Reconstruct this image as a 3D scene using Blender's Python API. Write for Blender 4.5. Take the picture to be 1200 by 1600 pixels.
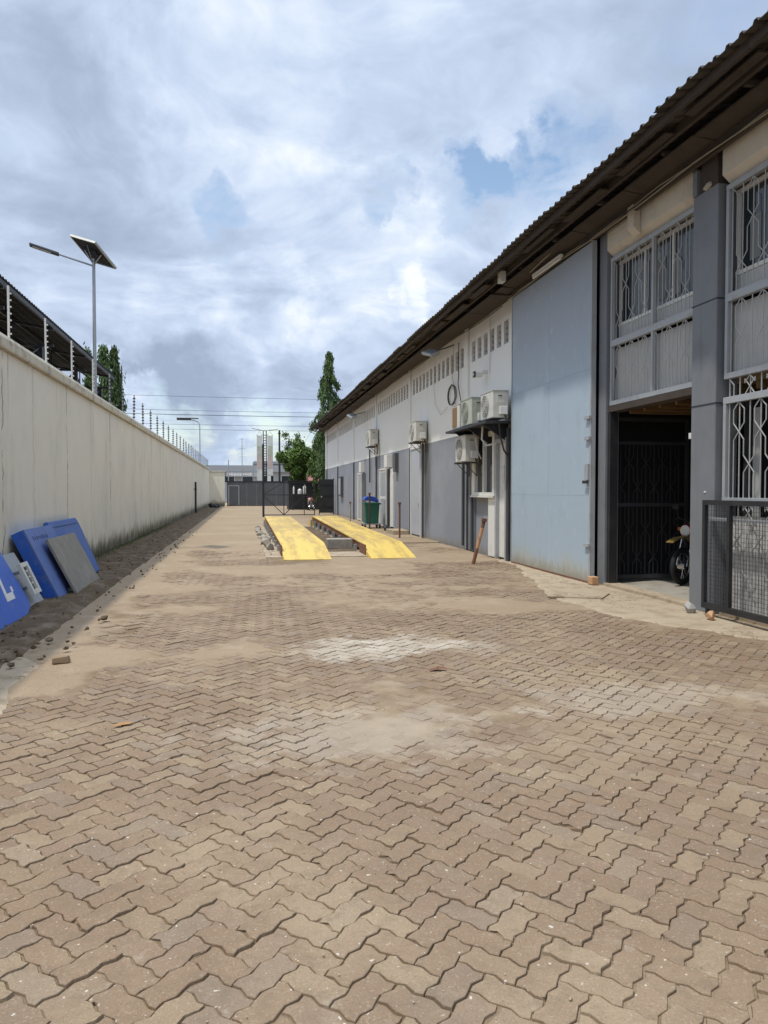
import bpy, math, random
import numpy as np
from mathutils import Vector, Matrix
R = math.radians
random.seed(7)
NP = np.random.default_rng(11)
for o in list(bpy.data.objects): bpy.data.objects.remove(o)
SC = bpy.context.scene
COL = SC.collection

# ------------------------------------------------------------------ camera
cam = bpy.data.cameras.new('camera'); camo = bpy.data.objects.new('camera', cam); COL.objects.link(camo)
camo.location = (0, 0, 1.55)
camo.rotation_euler = (R(90 - 1.693), 0, R(-10.825))
cam.sensor_fit = 'VERTICAL'; cam.sensor_height = 36; cam.lens = 1150 / 1600 * 36
cam.clip_start = 0.05; cam.clip_end = 3000
SC.camera = camo
SC.view_settings.view_transform = 'Standard'; SC.view_settings.look = 'None'
SC.view_settings.gamma = 1; SC.view_settings.use_curve_mapping = False
SC.view_settings.exposure = 0.42
SC.cycles.max_bounces = 6

# ------------------------------------------------------------------ sun and sky
SUN = Vector((-0.355, -0.13, 0.925)).normalized()          # towards the sun
sl = bpy.data.lights.new('sun', 'SUN'); so = bpy.data.objects.new('sun', sl); COL.objects.link(so)
sl.energy = 2.25; sl.angle = R(2.2); sl.color = (1, 0.95, 0.87)
so.rotation_euler = SUN.to_track_quat('Z', 'Y').to_euler()

class NT:
    """small helper for writing node trees"""
    def __init__(s, tree): s.t = tree; s.n = tree.nodes; s.l = tree.links
    def new(s, kind, **k):
        nd = s.n.new(kind)
        for a, b in k.items(): setattr(nd, a, b)
        return nd
    def set(s, sock, v):
        if hasattr(v, 'is_output') or isinstance(v, bpy.types.NodeSocket): s.l.new(v, sock)
        else:
            if isinstance(v, (tuple, list)) and len(v) == 3 and sock.type == 'RGBA': v = (*v, 1)
            sock.default_value = v
    def m(s, op, a, b=None, c=None, clamp=False):
        nd = s.new('ShaderNodeMath', operation=op, use_clamp=clamp)
        for i, v in enumerate((a, b, c)):
            if v is not None: s.set(nd.inputs[i], v)
        return nd.outputs[0]
    def vm(s, op, a, b=None):
        nd = s.new('ShaderNodeVectorMath', operation=op)
        s.set(nd.inputs[0], a)
        if b is not None: s.set(nd.inputs[1], b)
        return nd.outputs['Value'] if op in ('DOT_PRODUCT', 'LENGTH') else nd.outputs[0]
    def mix(s, f, a, b, blend='MIX'):
        nd = s.new('ShaderNodeMix', data_type='RGBA', blend_type=blend)
        s.set(nd.inputs[0], f); s.set(nd.inputs[6], a); s.set(nd.inputs[7], b)
        return nd.outputs[2]
    def sm(s, v, lo, hi):
        nd = s.new('ShaderNodeMapRange', interpolation_type='SMOOTHSTEP')
        s.set(nd.inputs[0], v); nd.inputs[1].default_value = lo; nd.inputs[2].default_value = hi
        return nd.outputs[0]
    def noise(s, vec, scale, detail=4, rough=.5, dist=0., col=False):
        nd = s.new('ShaderNodeTexNoise')
        if vec is not None: s.l.new(vec, nd.inputs['Vector'])
        nd.inputs['Scale'].default_value = scale; nd.inputs['Detail'].default_value = detail
        nd.inputs['Roughness'].default_value = rough; nd.inputs['Distortion'].default_value = dist
        return nd.outputs['Color' if col else 'Fac']
    def ramp(s, f, stops):
        nd = s.new('ShaderNodeValToRGB'); cr = nd.color_ramp
        while len(cr.elements) < len(stops): cr.elements.new(0.5)
        for e, (p, c) in zip(cr.elements, stops):
            e.position = p; e.color = (*c, 1) if len(c) == 3 else c
        s.l.new(f, nd.inputs[0]); return nd.outputs[0]
    def mapping(s, vec, scale=(1, 1, 1), loc=(0, 0, 0), rot=(0, 0, 0)):
        nd = s.new('ShaderNodeMapping'); s.l.new(vec, nd.inputs[0])
        nd.inputs['Scale'].default_value = scale; nd.inputs['Location'].default_value = loc
        nd.inputs['Rotation'].default_value = rot; return nd.outputs[0]

def pixdir(px, py):
    """world direction of a feature of the sky, measured on the photograph"""
    y = R(10.825); p = R(1.693); a = (px - 600) / 1150; b = (800 - py) / 1150
    f = Vector((math.sin(y) * math.cos(p), math.cos(y) * math.cos(p), -math.sin(p)))
    r = Vector((math.cos(y), -math.sin(y), 0)); u = Vector((math.sin(y) * math.sin(p), math.cos(y) * math.sin(p), math.cos(p)))
    return (f + a * r + b * u).normalized()

W = bpy.data.worlds.new('World'); SC.world = W; W.use_nodes = True
w = NT(W.node_tree); w.n.clear()
tc = w.new('ShaderNodeTexCoord').outputs['Generated']
sky = w.new('ShaderNodeTexSky', sky_type='NISHITA'); sky.sun_disc = False
sky.sun_elevation = math.asin(SUN.z); sky.sun_rotation = math.atan2(SUN.x, SUN.y)
sky.air_density = 1.3; sky.dust_density = 0.5; sky.ozone_density = 1.2
sep = w.new('ShaderNodeSeparateXYZ'); w.l.new(tc, sep.inputs[0])
zc = w.m('MAXIMUM', sep.outputs[2], 0.0)
den = w.m('ADD', zc, 0.30)
cmb = w.new('ShaderNodeCombineXYZ')
w.l.new(w.m('DIVIDE', sep.outputs[0], den), cmb.inputs[0]); w.l.new(w.m('DIVIDE', sep.outputs[1], den), cmb.inputs[1])
pl = cmb.outputs[0]
warp = w.vm('ADD', pl, w.vm('SCALE', w.vm('SUBTRACT', w.noise(pl, 1.6, 3, .5, col=True), (.5, .5, .5))))
warp.node.inputs[1].links[0].from_node.inputs['Scale'].default_value = 0.55
n_big = w.noise(warp, 1.5, 7, .55)
n_mid = w.noise(w.mapping(warp, loc=(3.1, 7.7, 0)), 4.2, 7, .55)
n_fine = w.noise(w.mapping(warp, loc=(9.3, 1.7, 0)), 11.0, 6, .58)
wdir = w.vm('ADD', tc, w.vm('SCALE', w.vm('SUBTRACT', w.noise(tc, 9, 6, .62, col=True), (.5, .5, .5))))
wdir.node.inputs[1].links[0].from_node.inputs['Scale'].default_value = 0.24
wn = w.vm('NORMALIZE', wdir)
def blob(px, py, rad, soft=1.0):
    d = pixdir(px, py); a = rad / 1150
    return w.sm(w.vm('DOT_PRODUCT', wn, tuple(d)), math.cos(a * (1 + .7 * soft)), math.cos(a * .25))
def addall(lst):
    acc = None
    for f, k in lst:
        v = w.m('MULTIPLY', f, k); acc = v if acc is None else w.m('ADD', acc, v)
    return acc
v = w.m('ADD', w.m('MULTIPLY', n_big, 0.52), w.m('ADD', w.m('MULTIPLY', n_mid, 0.48), w.m('MULTIPLY', n_fine, 0.24)))
bl = addall([(blob(40, 190, 110), -.12), (blob(230, 60, 130), -.09), (blob(90, 60, 80), .07), (blob(350, 150, 110), .07), (blob(560, 250, 170), .03), (blob(620, 60, 140), -.06),
             (blob(300, 480, 60), .07), (blob(650, 478, 22), .09), (blob(205, 560, 26), .16), (blob(330, 590, 50), -.12), (blob(420, 520, 80), -.06),
             (blob(130, 470, 110), -.06), (blob(400, 610, 60), .10), (blob(520, 470, 60), .05), (blob(800, 120, 120), .03),
             (blob(60, 300, 80), .05), (blob(300, 640, 55), -.16), (blob(230, 560, 60), -.05), (blob(860, 350, 60), .06), (blob(200, 640, 50), .10), (blob(1000, 120, 120), -.02),
             (blob(590, 380, 80), .06), (blob(470, 640, 70), -.10)])
val = w.m('ADD', v, bl)
cloud = w.ramp(w.sm(val, 0.31, 0.93), [(0.0, (.30, .37, .495)), (0.25, (.395, .475, .62)), (0.5, (.49, .585, .745)), (0.72, (.63, .71, .835)), (1.0, (.90, .92, .95))])
# thin haze bank near the horizon, and the brighter overhead of a thin cloud deck
hz = w.m('SUBTRACT', 1.0, w.sm(zc, 0.0, 0.13))
cloud = w.mix(w.m('MULTIPLY', hz, .35), cloud, (.46, .58, .74))
up = w.m('ADD', 1.0, w.m('MULTIPLY', w.sm(zc, .60, 1.0), 1.3))
bright = w.new('ShaderNodeVectorMath', operation='SCALE'); w.l.new(cloud, bright.inputs[0]); w.l.new(w.m('MULTIPLY', up, 9.1), bright.inputs['Scale'])
hole = addall([(blob(765, 275, 45, .6), .8), (blob(855, 265, 40, .6), .7), (blob(735, 240, 24), .7), (blob(800, 300, 40), .6), (blob(352, 337, 30), .75), (blob(600, 328, 26), .7), (blob(905, 235, 40), .45),
               (blob(250, 668, 40), .5), (blob(440, 690, 50), .6), (blob(390, 640, 26), .3), (blob(1130, 60, 90), .45), (blob(960, 290, 50), .5), (blob(700, 320, 30), .4)])
hole = w.m('MULTIPLY', w.m('MULTIPLY', hole, 1.35), w.sm(w.m('ADD', w.m('MULTIPLY', n_mid, .6), w.m('MULTIPLY', n_fine, .4)), .34, .64), clamp=True)
gap = w.sm(w.m('SUBTRACT', n_big, w.m('MULTIPLY', n_mid, .35)), .50, .60)
hole = w.m('MAXIMUM', hole, w.m('MULTIPLY', gap, .35))
skyc = w.new('ShaderNodeVectorMath', operation='SCALE'); w.l.new(sky.outputs[0], skyc.inputs[0]); skyc.inputs['Scale'].default_value = 1.25
cw = w.mix(w.m('MULTIPLY', hole, .95, clamp=True), bright.outputs[0], skyc.outputs[0])
bg = w.new('ShaderNodeBackground'); w.l.new(cw, bg.inputs[0]); bg.inputs[1].default_value = 0.1
out = w.new('ShaderNodeOutputWorld'); w.l.new(bg.outputs[0], out.inputs[0])

# ------------------------------------------------------------------ materials
MATS = {}
def mat(name, col, rough=.7, metal=0., var=.15, vscale=3., dirt=0., dirtcol=(.10, .085, .065), dscale=1.2, fine=60., bump=.15, streak=0., spec=.4, island=0., custom=None, bdist=.004):
    if name in MATS: return MATS[name]
    m = bpy.data.materials.new(name); m.use_nodes = True; t = NT(m.node_tree); t.n.clear()
    bs = t.new('ShaderNodeBsdfPrincipled'); o = t.new('ShaderNodeOutputMaterial'); t.l.new(bs.outputs[0], o.inputs[0])
    pos = t.new('ShaderNodeNewGeometry').outputs['Position']
    n1 = t.noise(pos, vscale, 5, .6)
    k = t.m('ADD', 1 - var, t.m('MULTIPLY', n1, 2 * var))
    sc = t.new('ShaderNodeVectorMath', operation='SCALE'); sc.inputs[0].default_value = col; t.l.new(k, sc.inputs['Scale'])
    c = sc.outputs[0]
    if island:
        g = t.new('ShaderNodeNewGeometry').outputs['Random Per Island']
        oi = t.new('ShaderNodeObjectInfo').outputs['Random']
        r = t.m('FRACT', t.m('ADD', g, t.m('MULTIPLY', oi, 7.31)))
        s2 = t.new('ShaderNodeVectorMath', operation='SCALE'); t.l.new(c, s2.inputs[0]); t.l.new(t.m('ADD', 1 - island, t.m('MULTIPLY', r, 2 * island)), s2.inputs['Scale']); c = s2.outputs[0]
    if streak:
        sv = t.noise(t.mapping(pos, scale=(5, 5, .35)), 1.6, 5, .65)
        c = t.mix(t.m('MULTIPLY', t.sm(sv, .52, .78), streak), c, dirtcol)
    if dirt:
        dn = t.noise(pos, dscale, 7, .68)
        c = t.mix(t.m('MULTIPLY', t.sm(dn, .46, .72), dirt), c, dirtcol)
    if custom: c = custom(t, pos, c)
    t.l.new(c, bs.inputs['Base Color'])
    fn = t.noise(pos, fine, 4, .6)
    rr = t.m('ADD', rough - .12, t.m('MULTIPLY', n1, .24), clamp=True); t.l.new(rr, bs.inputs['Roughness'])
    bs.inputs['Metallic'].default_value = metal; bs.inputs['Specular IOR Level'].default_value = spec
    if bump:
        b = t.new('ShaderNodeBump'); b.inputs['Strength'].default_value = bump; b.inputs['Distance'].default_value = bdist
        t.l.new(fn, b.inputs['Height']); t.l.new(b.outputs[0], bs.inputs['Normal'])
    MATS[name] = m; return m

def spilt(t, pos, c):
    # old cement spill in the middle of the yard, ragged patches of pale powder
    nn = t.noise(pos, 2.6, 7, .68)
    for cx, cy, rx, ry, k in ((1.0, 7.0, .75, .7, .45), (1.6, 7.25, .7, .6, .45), (2.2, 6.95, .5, .5, .2), (.7, 4.6, 1.3, .8, .22), (2.9, 5.0, 1.2, .6, .22)):
        v = t.vm('LENGTH', t.mapping(pos, loc=(-cx / rx, -cy / ry, 0), scale=(1 / rx, 1 / ry, 0)))
        mk = t.sm(t.m('SUBTRACT', t.m('MULTIPLY', nn, 3.0), t.m('ADD', v, .45)), .15, .75)
        c = t.mix(t.m('MULTIPLY', mk, k), c, (.60, .545, .45))
    return c
def c_paver(t, pos, c):
    g = t.new('ShaderNodeNewGeometry').outputs['Random Per Island']
    oi = t.new('ShaderNodeObjectInfo').outputs['Random']
    r = t.m('FRACT', t.m('ADD', g, t.m('MULTIPLY', oi, 7.31)))
    r2 = t.m('FRACT', t.m('MULTIPLY', r, 13.7))
    c = t.mix(t.m('MULTIPLY', t.sm(r, .80, .98), .55), c, (.235, .182, .14))
    c = t.mix(t.m('MULTIPLY', t.sm(r2, .60, .98), .5), c, (.34, .262, .168))
    c = t.mix(t.m('MULTIPLY', t.sm(r2, .25, .02), .4), c, (.26, .185, .13))
    # dust lying in wide patches, darker oil and tyre marks, pale cement spots
    d = t.noise(pos, .55, 6, .62); c = t.mix(t.m('MULTIPLY', t.sm(d, .45, .66), .50), c, (.40, .31, .205))
    e = t.noise(t.mapping(pos, loc=(5, 3, 0)), 1.3, 6, .65); c = t.mix(t.m('MULTIPLY', t.sm(e, .55, .75), .35), c, (.17, .14, .115))
    s = t.noise(pos, 22, 3, .6); c = t.mix(t.m('MULTIPLY', t.sm(s, .69, .76), .55), c, (.52, .47, .38))
    s = t.noise(pos, 150, 3, .7); c = t.mix(t.m('MULTIPLY', t.sm(s, .50, .70), .55), c, (.13, .10, .07))
    s = t.noise(t.mapping(pos, loc=(2, 8, 1)), 90, 3, .7); c = t.mix(t.m('MULTIPLY', t.sm(s, .55, .70), .5), c, (.43, .36, .27))
    w2 = t.noise(t.mapping(pos, loc=(1, 2, 0)), 4.5, 6, .7); c = t.mix(t.m('MULTIPLY', t.sm(w2, .58, .74), .32), c, (.46, .41, .33))
    p2 = t.noise(t.mapping(pos, loc=(7, 1, 4)), 11, 7, .72); c = t.mix(t.m('MULTIPLY', t.sm(p2, .48, .68), .5), c, (.175, .135, .09))
    p3 = t.noise(t.mapping(pos, loc=(2, 5, 9)), 30, 6, .75); c = t.mix(t.m('MULTIPLY', t.sm(p3, .56, .70), .35), c, (.36, .30, .21))
    p4 = t.noise(t.mapping(pos, loc=(3, 3, 1)), 38, 2, .5); c = t.mix(t.m('MULTIPLY', t.sm(p4, .70, .74), .75), c, (.62, .58, .5))
    return spilt(t, pos, c)
M_pav = mat('paver_concrete', (.236, .163, .104), .85, var=.14, vscale=2.2, bump=.8, fine=140, custom=c_paver, spec=.25, bdist=.0025)
def c_sand(t, pos, c):
    d = t.noise(pos, 1.1, 6, .6); c = t.mix(t.m('MULTIPLY', t.sm(d, .42, .66), .7), c, (.345, .262, .172))
    s = t.noise(pos, 9, 7, .75); c = t.mix(t.m('MULTIPLY', t.sm(s, .42, .68), .5), c, (.20, .145, .09))
    s3 = t.new('ShaderNodeSeparateXYZ'); t.l.new(pos, s3.inputs[0])
    c = t.mix(t.m('MULTIPLY', t.sm(t.m('ADD', s3.outputs[2], t.m('MULTIPLY', s, .004)), -.003, .005), .75), c, (.36, .275, .185))
    s = t.noise(pos, 35, 5, .75); c = t.mix(t.m('MULTIPLY', t.sm(s, .52, .70), .45), c, (.17, .125, .08))
    s = t.noise(t.mapping(pos, loc=(4, 1, 1)), 2.6, 6, .7); c = t.mix(t.m('MULTIPLY', t.sm(s, .50, .68), .4), c, (.42, .345, .25))
    s = t.noise(pos, 60, 3, .7); c = t.mix(t.m('MULTIPLY', t.sm(s, .5, .7), .5), c, (.16, .125, .09))
    return spilt(t, pos, c)
M_sand = mat('joint_sand', (.19, .135, .083), .95, var=.15, bump=.6, fine=120, custom=c_sand, spec=.15)
def c_far(t, pos, c):
    d = t.noise(pos, .35, 7, .62); c = t.mix(t.m('MULTIPLY', t.sm(d, .42, .66), .6), c, (.41, .325, .22))
    e = t.noise(t.mapping(pos, loc=(5, 3, 0)), 1.1, 7, .65); c = t.mix(t.m('MULTIPLY', t.sm(e, .53, .73), .4), c, (.19, .15, .115))
    br = t.new('ShaderNodeTexBrick'); t.l.new(t.mapping(pos, rot=(0, 0, R(45))), br.inputs['Vector'])
    br.inputs['Scale'].default_value = 4.4; br.inputs['Mortar Size'].default_value = .02
    br.inputs['Color1'].default_value = (1, 1, 1, 1); br.inputs['Color2'].default_value = (.86, .86, .86, 1); br.inputs['Mortar'].default_value = (.6, .58, .55, 1)
    return t.mix(.5, c, br.outputs[0], 'MULTIPLY')
M_far = mat('dusty_paving', (.325, .247, .162), .9, var=.12, bump=.4, fine=50, custom=c_far, spec=.15)
def c_dirt(t, pos, c):
    d = t.noise(t.mapping(pos, scale=(1, .6, 1)), 4, 8, .7); c = t.mix(t.sm(d, .45, .7), c, (.235, .185, .135))
    s = t.noise(pos, 40, 4, .7); c = t.mix(t.m('MULTIPLY', t.sm(s, .52, .7), .7), c, (.06, .048, .035))
    s = t.noise(pos, 14, 3, .6); c = t.mix(t.m('MULTIPLY', t.sm(s, .68, .75), .7), c, (.36, .32, .26))
    return c
M_dirt = mat('dark_soil', (.125, .088, .054), .95, var=.25, bump=1.0, fine=30, custom=c_dirt, spec=.15, bdist=.02)  # dark brown soil with paler and darker mottling
M_soil = mat('open_soil', (.30, .24, .17), .95, var=.2, vscale=.3, bump=.5)
def c_conc(t, pos, c):
    s = t.noise(pos, 3, 8, .7); c = t.mix(t.m('MULTIPLY', t.sm(s, .42, .66), .7), c, (.27, .205, .135))
    vo = t.new('ShaderNodeTexVoronoi', feature='DISTANCE_TO_EDGE'); vo.inputs['Scale'].default_value = .8; t.l.new(t.vm('ADD', pos, t.vm('SCALE', t.noise(pos, 3, 4, .6, col=True))), vo.inputs['Vector'])
    c = t.mix(t.m('MULTIPLY', t.m('SUBTRACT', 1, t.sm(vo.outputs['Distance'], .004, .014)), .65), c, (.12, .09, .06))
    s = t.noise(pos, 45, 3, .6); c = t.mix(t.m('MULTIPLY', t.sm(s, .55, .72), .4), c, (.2, .17, .13))
    return c
M_conc = mat('pale_concrete', (.43, .35, .25), .9, var=.12, bump=.6, fine=80, custom=c_conc, spec=.2)
M_conc2 = mat('grey_concrete', (.33, .30, .25), .9, var=.2, bump=.7, fine=60, dirt=.5, dirtcol=(.12, .1, .075), dscale=4)
M_white_patch = mat('spilt_cement', (.66, .60, .49), .92, var=.12, vscale=8, bump=.5, dirt=.5, dirtcol=(.36, .3, .22), dscale=5)
def c_wall(t, pos, c):
    s3 = t.new('ShaderNodeSeparateXYZ'); t.l.new(pos, s3.inputs[0]); z = s3.outputs[2]
    nn = t.noise(t.mapping(pos, scale=(1, 2.6, .6)), 1.0, 6, .7)
    low = t.m('MULTIPLY', t.sm(t.m('SUBTRACT', t.m('ADD', t.m('MULTIPLY', nn, 1.15), .06), z), .0, .42), .75)
    c = t.mix(low, c, (.30, .25, .14))
    mo = t.noise(t.mapping(pos, scale=(1, 5, 1.2)), 1.6, 7, .75)
    c = t.mix(t.m('MULTIPLY', t.sm(t.m('SUBTRACT', t.m('MULTIPLY', mo, 1.05), z), .1, .4), .85), c, (.055, .055, .03))
    # thin run marks below the coping
    rn = t.noise(t.mapping(pos, scale=(1, 9, .45)), 1.0, 5, .7)
    fall = t.sm(z, 1.6, 3.5)
    c = t.mix(t.m('MULTIPLY', t.m('MULTIPLY', t.sm(rn, .57, .75), fall), .55), c, (.22, .20, .15))
    s = t.noise(pos, .8, 5, .6); c = t.mix(t.m('MULTIPLY', t.sm(s, .45, .7), .25), c, (.54, .54, .49))
    for yc, k0 in ((10.80, .9), (14.52, .85), (19.05, .8), (23.25, .5), (27.3, .5), (16.7, .35), (12.3, .3)):
        wob = t.m('MULTIPLY', t.m('SUBTRACT', t.noise(t.mapping(pos, scale=(0, 0, 1), loc=(0, yc, 0)), 2.3, 5, .65), .5), .34)
        d_ = t.m('ABSOLUTE', t.m('SUBTRACT', t.m('SUBTRACT', s3.outputs[1], yc), wob))
        br_ = t.sm(t.noise(t.mapping(pos, scale=(0, 0, 1), loc=(0, yc * 2, 3)), 1.7, 3, .6), .36, .52)
        c = t.mix(t.m('MULTIPLY', t.m('MULTIPLY', t.m('SUBTRACT', 1, t.sm(d_, .004, .03)), br_), k0), c, (.14, .125, .10))
    s = t.noise(t.mapping(pos, scale=(1, 1.2, .4), loc=(3, 3, 3)), 1.1, 6, .68); c = t.mix(t.m('MULTIPLY', t.sm(s, .50, .68), .33), c, (.50, .455, .35))
    s = t.noise(t.mapping(pos, loc=(3, 9, 3)), 13, 5, .7); c = t.mix(t.m('MULTIPLY', t.sm(s, .64, .72), .4), c, (.36, .33, .27))
    cr = t.noise(t.mapping(pos, scale=(1, 26, .25), loc=(0, 3, 1)), 1.0, 4, .6)
    c = t.mix(t.m('MULTIPLY', t.sm(cr, .74, .80), .6), c, (.12, .11, .09))
    return c
M_wall = mat('cream_plaster', (.77, .72, .60), .9, var=.05, vscale=1.2, bump=.35, fine=25, custom=c_wall, spec=.2, bdist=.01)
M_coping = mat('weathered_coping', (.60, .55, .43), .9, var=.18, dirt=.75, dirtcol=(.20, .17, .12), dscale=3, streak=.4, bump=.5)
M_dark = mat('void_dark', (.02, .02, .022), .8, var=.2, bump=0)  # near-black colour stands in for the darkness of openings and inner rooms
M_gap = mat('dark_joint_mortar', (.10, .095, .085), .9, bump=.2)  # dark mortar showing in the gaps between wall segments
def c_painted(t, pos, c):
    s3 = t.new('ShaderNodeSeparateXYZ'); t.l.new(pos, s3.inputs[0]); z = s3.outputs[2]
    wob = t.m('MULTIPLY', t.m('SUBTRACT', t.noise(pos, 3, 3, .5), .5), .02)
    grey = t.mix(t.sm(t.noise(pos, .6, 5, .6), .4, .65), (.255, .27, .30), (.30, .315, .345))
    lo = t.m('LESS_THAN', t.m('ADD', z, wob), 3.03)
    c = t.mix(lo, c, grey)
    rn = t.noise(t.mapping(pos, scale=(1, 7, .35)), 1.0, 5, .7)
    c = t.mix(t.m('MULTIPLY', t.sm(rn, .57, .78), .35), c, (.20, .17, .13))
    nn = t.noise(t.mapping(pos, scale=(1, 2, .6)), 1.4, 6, .7)
    c = t.mix(t.m('MULTIPLY', t.sm(t.m('SUBTRACT', nn, t.m('MULTIPLY', z, 1.6)), .1, .5), .6), c, (.24, .20, .14))
    for cy, cz, ry, rz_, k in ((22.7, 1.9, .7, 2.1, .75), (15.3, 2.2, .35, 1.7, .6), (31.0, 2.6, .25, 1.3, .6), (16.9, 2.75, 1.5, .45, .5), (18.5, 1.2, .2, 1.3, .4), (35.2, 1.9, .2, .8, .3)):
        v = t.vm('LENGTH', t.mapping(pos, loc=(0, -cy / ry, -cz / rz_), scale=(0, 1 / ry, 1 / rz_)))
        c = t.mix(t.m('MULTIPLY', t.sm(t.m('SUBTRACT', t.m('ADD', .55, nn), v), 0, .75), k), c, (.085, .08, .075))
    top = t.m('MULTIPLY', t.sm(t.m('ADD', z, t.m('MULTIPLY', nn, .8)), 5.2, 6.1), .55)  # beige grime and eave shade painted into the wall top
    c = t.mix(top, c, (.42, .34, .26))
    return c
M_paint = mat('white_and_grey_wall_paint', (.82, .81, .775), .8, var=.04, vscale=1, bump=.3, fine=30, custom=c_painted, spec=.3)
M_white = mat('white_paint', (.72, .71, .67), .6, var=.07, dirt=.35, dirtcol=(.38, .34, .27), dscale=3, bump=.15)
M_creamb = mat('cream_beam_paint', (.60, .54, .44), .8, var=.07, dirt=.45, dirtcol=(.30, .24, .17), dscale=2, streak=.25, bump=.2)
M_colm = mat('grey_column_paint', (.19, .20, .212), .6, var=.12, streak=.35, dirtcol=(.09, .085, .08), bump=.2, dirt=.25)
M_lgrey = mat('light_grey_steel_paint', (.36, .38, .39), .55, var=.10, dirt=.35, dirtcol=(.2, .17, .13), dscale=4, bump=.1)
M_bar = mat('grey_bar_paint', (.44, .45, .44), .5, var=.1, dirt=.3, dirtcol=(.2, .15, .1), dscale=6, bump=.1)
M_black = mat('black_steel_paint', (.022, .023, .026), .5, var=.3, dirt=.3, dirtcol=(.07, .06, .05), dscale=3, bump=.1)
M_roofu = mat('old_roof_sheet', (.078, .066, .056), .75, var=.5, vscale=1.5, dirt=.6, dirtcol=(.06, .045, .035), dscale=2, streak=.3, bump=.3)
M_timber = mat('dirty_timber', (.068, .053, .042), .85, var=.35, vscale=3, dirt=.5, dirtcol=(.04, .03, .025), dscale=2.5, bump=.6, fine=40)
M_rust = mat('rusty_steel', (.19, .085, .05), .85, var=.3, vscale=8, dirt=.5, dirtcol=(.07, .045, .035), dscale=7, bump=.6)
def c_door(t, pos, c):
    s3 = t.new('ShaderNodeSeparateXYZ'); t.l.new(pos, s3.inputs[0]); z = s3.outputs[2]
    nn = t.noise(pos, .9, 6, .65)
    c = t.mix(t.sm(t.m('ADD', z, nn), 3.4, 5.4), c, (.33, .365, .41))  # grey of the eave's shade painted into the door's upper part
    c = t.mix(t.m('MULTIPLY', t.sm(t.m('SUBTRACT', nn, t.m('MULTIPLY', z, 1.0)), .0, .4), .6), c, (.45, .44, .35))
    s = t.noise(t.mapping(pos, scale=(1, 1, .5)), 2.2, 7, .7); c = t.mix(t.m('MULTIPLY', t.sm(s, .56, .75), .35), c, (.21, .26, .31))
    s = t.noise(t.mapping(pos, loc=(4, 4, 4)), 2.8, 7, .65); c = t.mix(t.m('MULTIPLY', t.sm(s, .56, .75), .45), c, (.52, .59, .62))
    s = t.noise(t.mapping(pos, scale=(1, 3.0, .25), loc=(4, 2, 4)), 2.2, 6, .7); c = t.mix(t.m('MULTIPLY', t.sm(s, .55, .72), .4), c, (.30, .33, .36))
    s = t.noise(t.mapping(pos, loc=(1, 6, 2)), 26, 5, .7); c = t.mix(t.m('MULTIPLY', t.sm(s, .66, .74), .5), c, (.26, .24, .22))
    sp_ = t.m('SUBTRACT', t.m('MULTIPLY', t.noise(t.mapping(pos, scale=(1, 6, 2)), 1.5, 6, .75), .62), z)
    c = t.mix(t.m('MULTIPLY', t.sm(sp_, .0, .3), .75), c, (.27, .225, .16))
    return c
M_door = mat('pale_blue_door_paint', (.385, .475, .545), .55, var=.05, bump=.25, fine=8, custom=c_door, streak=.12, dirtcol=(.25, .27, .27))
def c_deck(t, pos, c):
    s3 = t.new('ShaderNodeSeparateXYZ'); t.l.new(pos, s3.inputs[0])
    s = t.noise(t.mapping(pos, scale=(2.2, .35, 1)), 1.6, 7, .66)
    far = t.sm(s3.outputs[1], 17.5, 22)
    c = t.mix(t.m('MULTIPLY', t.sm(t.m('ADD', s, t.m('MULTIPLY', far, .12)), .48, .70), .6), c, (.36, .235, .10))
    s = t.noise(t.mapping(pos, scale=(1, .2, 1)), 9, 5, .7); c = t.mix(t.m('MULTIPLY', t.sm(s, .60, .75), .4), c, (.22, .16, .08))
    for xc in (1.12, 1.70, 3.08, 3.64):
        d_ = t.m('ABSOLUTE', t.m('SUBTRACT', s3.outputs[0], xc)); k_ = t.m('SUBTRACT', 1, t.sm(d_, .05, .13))
        tn = t.noise(t.mapping(pos, scale=(3, .6, 1)), 2.0, 6, .7)
        c = t.mix(t.m('MULTIPLY', t.m('MULTIPLY', k_, t.sm(tn, .38, .62)), .32), c, (.14, .10, .06))
    return c
M_deck = mat('worn_yellow_deck_paint', (.70, .50, .12), .55, var=.08, bump=.2, custom=c_deck)
def c_scr(t, pos, c):
    s = t.noise(t.mapping(pos, scale=(2, 3, 14), rot=(.5, 0, 0)), 3, 5, .7); c = t.mix(t.m('MULTIPLY', t.sm(s, .62, .70), .5), c, (.30, .33, .42))
    s = t.noise(pos, 5, 7, .75); c = t.mix(t.m('MULTIPLY', t.sm(s, .52, .72), .45), c, (.22, .21, .22))
    return c
M_blue = mat('bright_blue_paint', (.028, .115, .50), .4, var=.12, dirt=.25, dirtcol=(.12, .16, .3), dscale=4, bump=.1, custom=c_scr)
M_bluef = mat('faded_blue_paint', (.105, .17, .40), .6, var=.12, dirt=.45, dirtcol=(.10, .105, .16), dscale=6, bump=.2, custom=c_scr)
M_bluem = mat('mid_blue_paint', (.055, .125, .36), .55, var=.12, dirt=.3, dirtcol=(.1, .12, .2), dscale=5, bump=.2, custom=c_scr)
M_slab = mat('grey_scratched_board', (.235, .215, .18), .85, var=.22, vscale=6, dirt=.6, dirtcol=(.36, .33, .28), dscale=5, streak=.4, bump=.6)
M_plas = mat('ac_casing', (.60, .59, .53), .5, var=.06, dirt=.35, dirtcol=(.33, .3, .24), dscale=5, bump=.05)
M_plas2 = mat('aged_greenish_casing', (.44, .46, .38), .55, var=.08, dirt=.35, dirtcol=(.25, .24, .18), dscale=5, bump=.05)
M_fan = mat('fan_grille_dark', (.11, .115, .11), .6, var=.2, bump=0)
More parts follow.
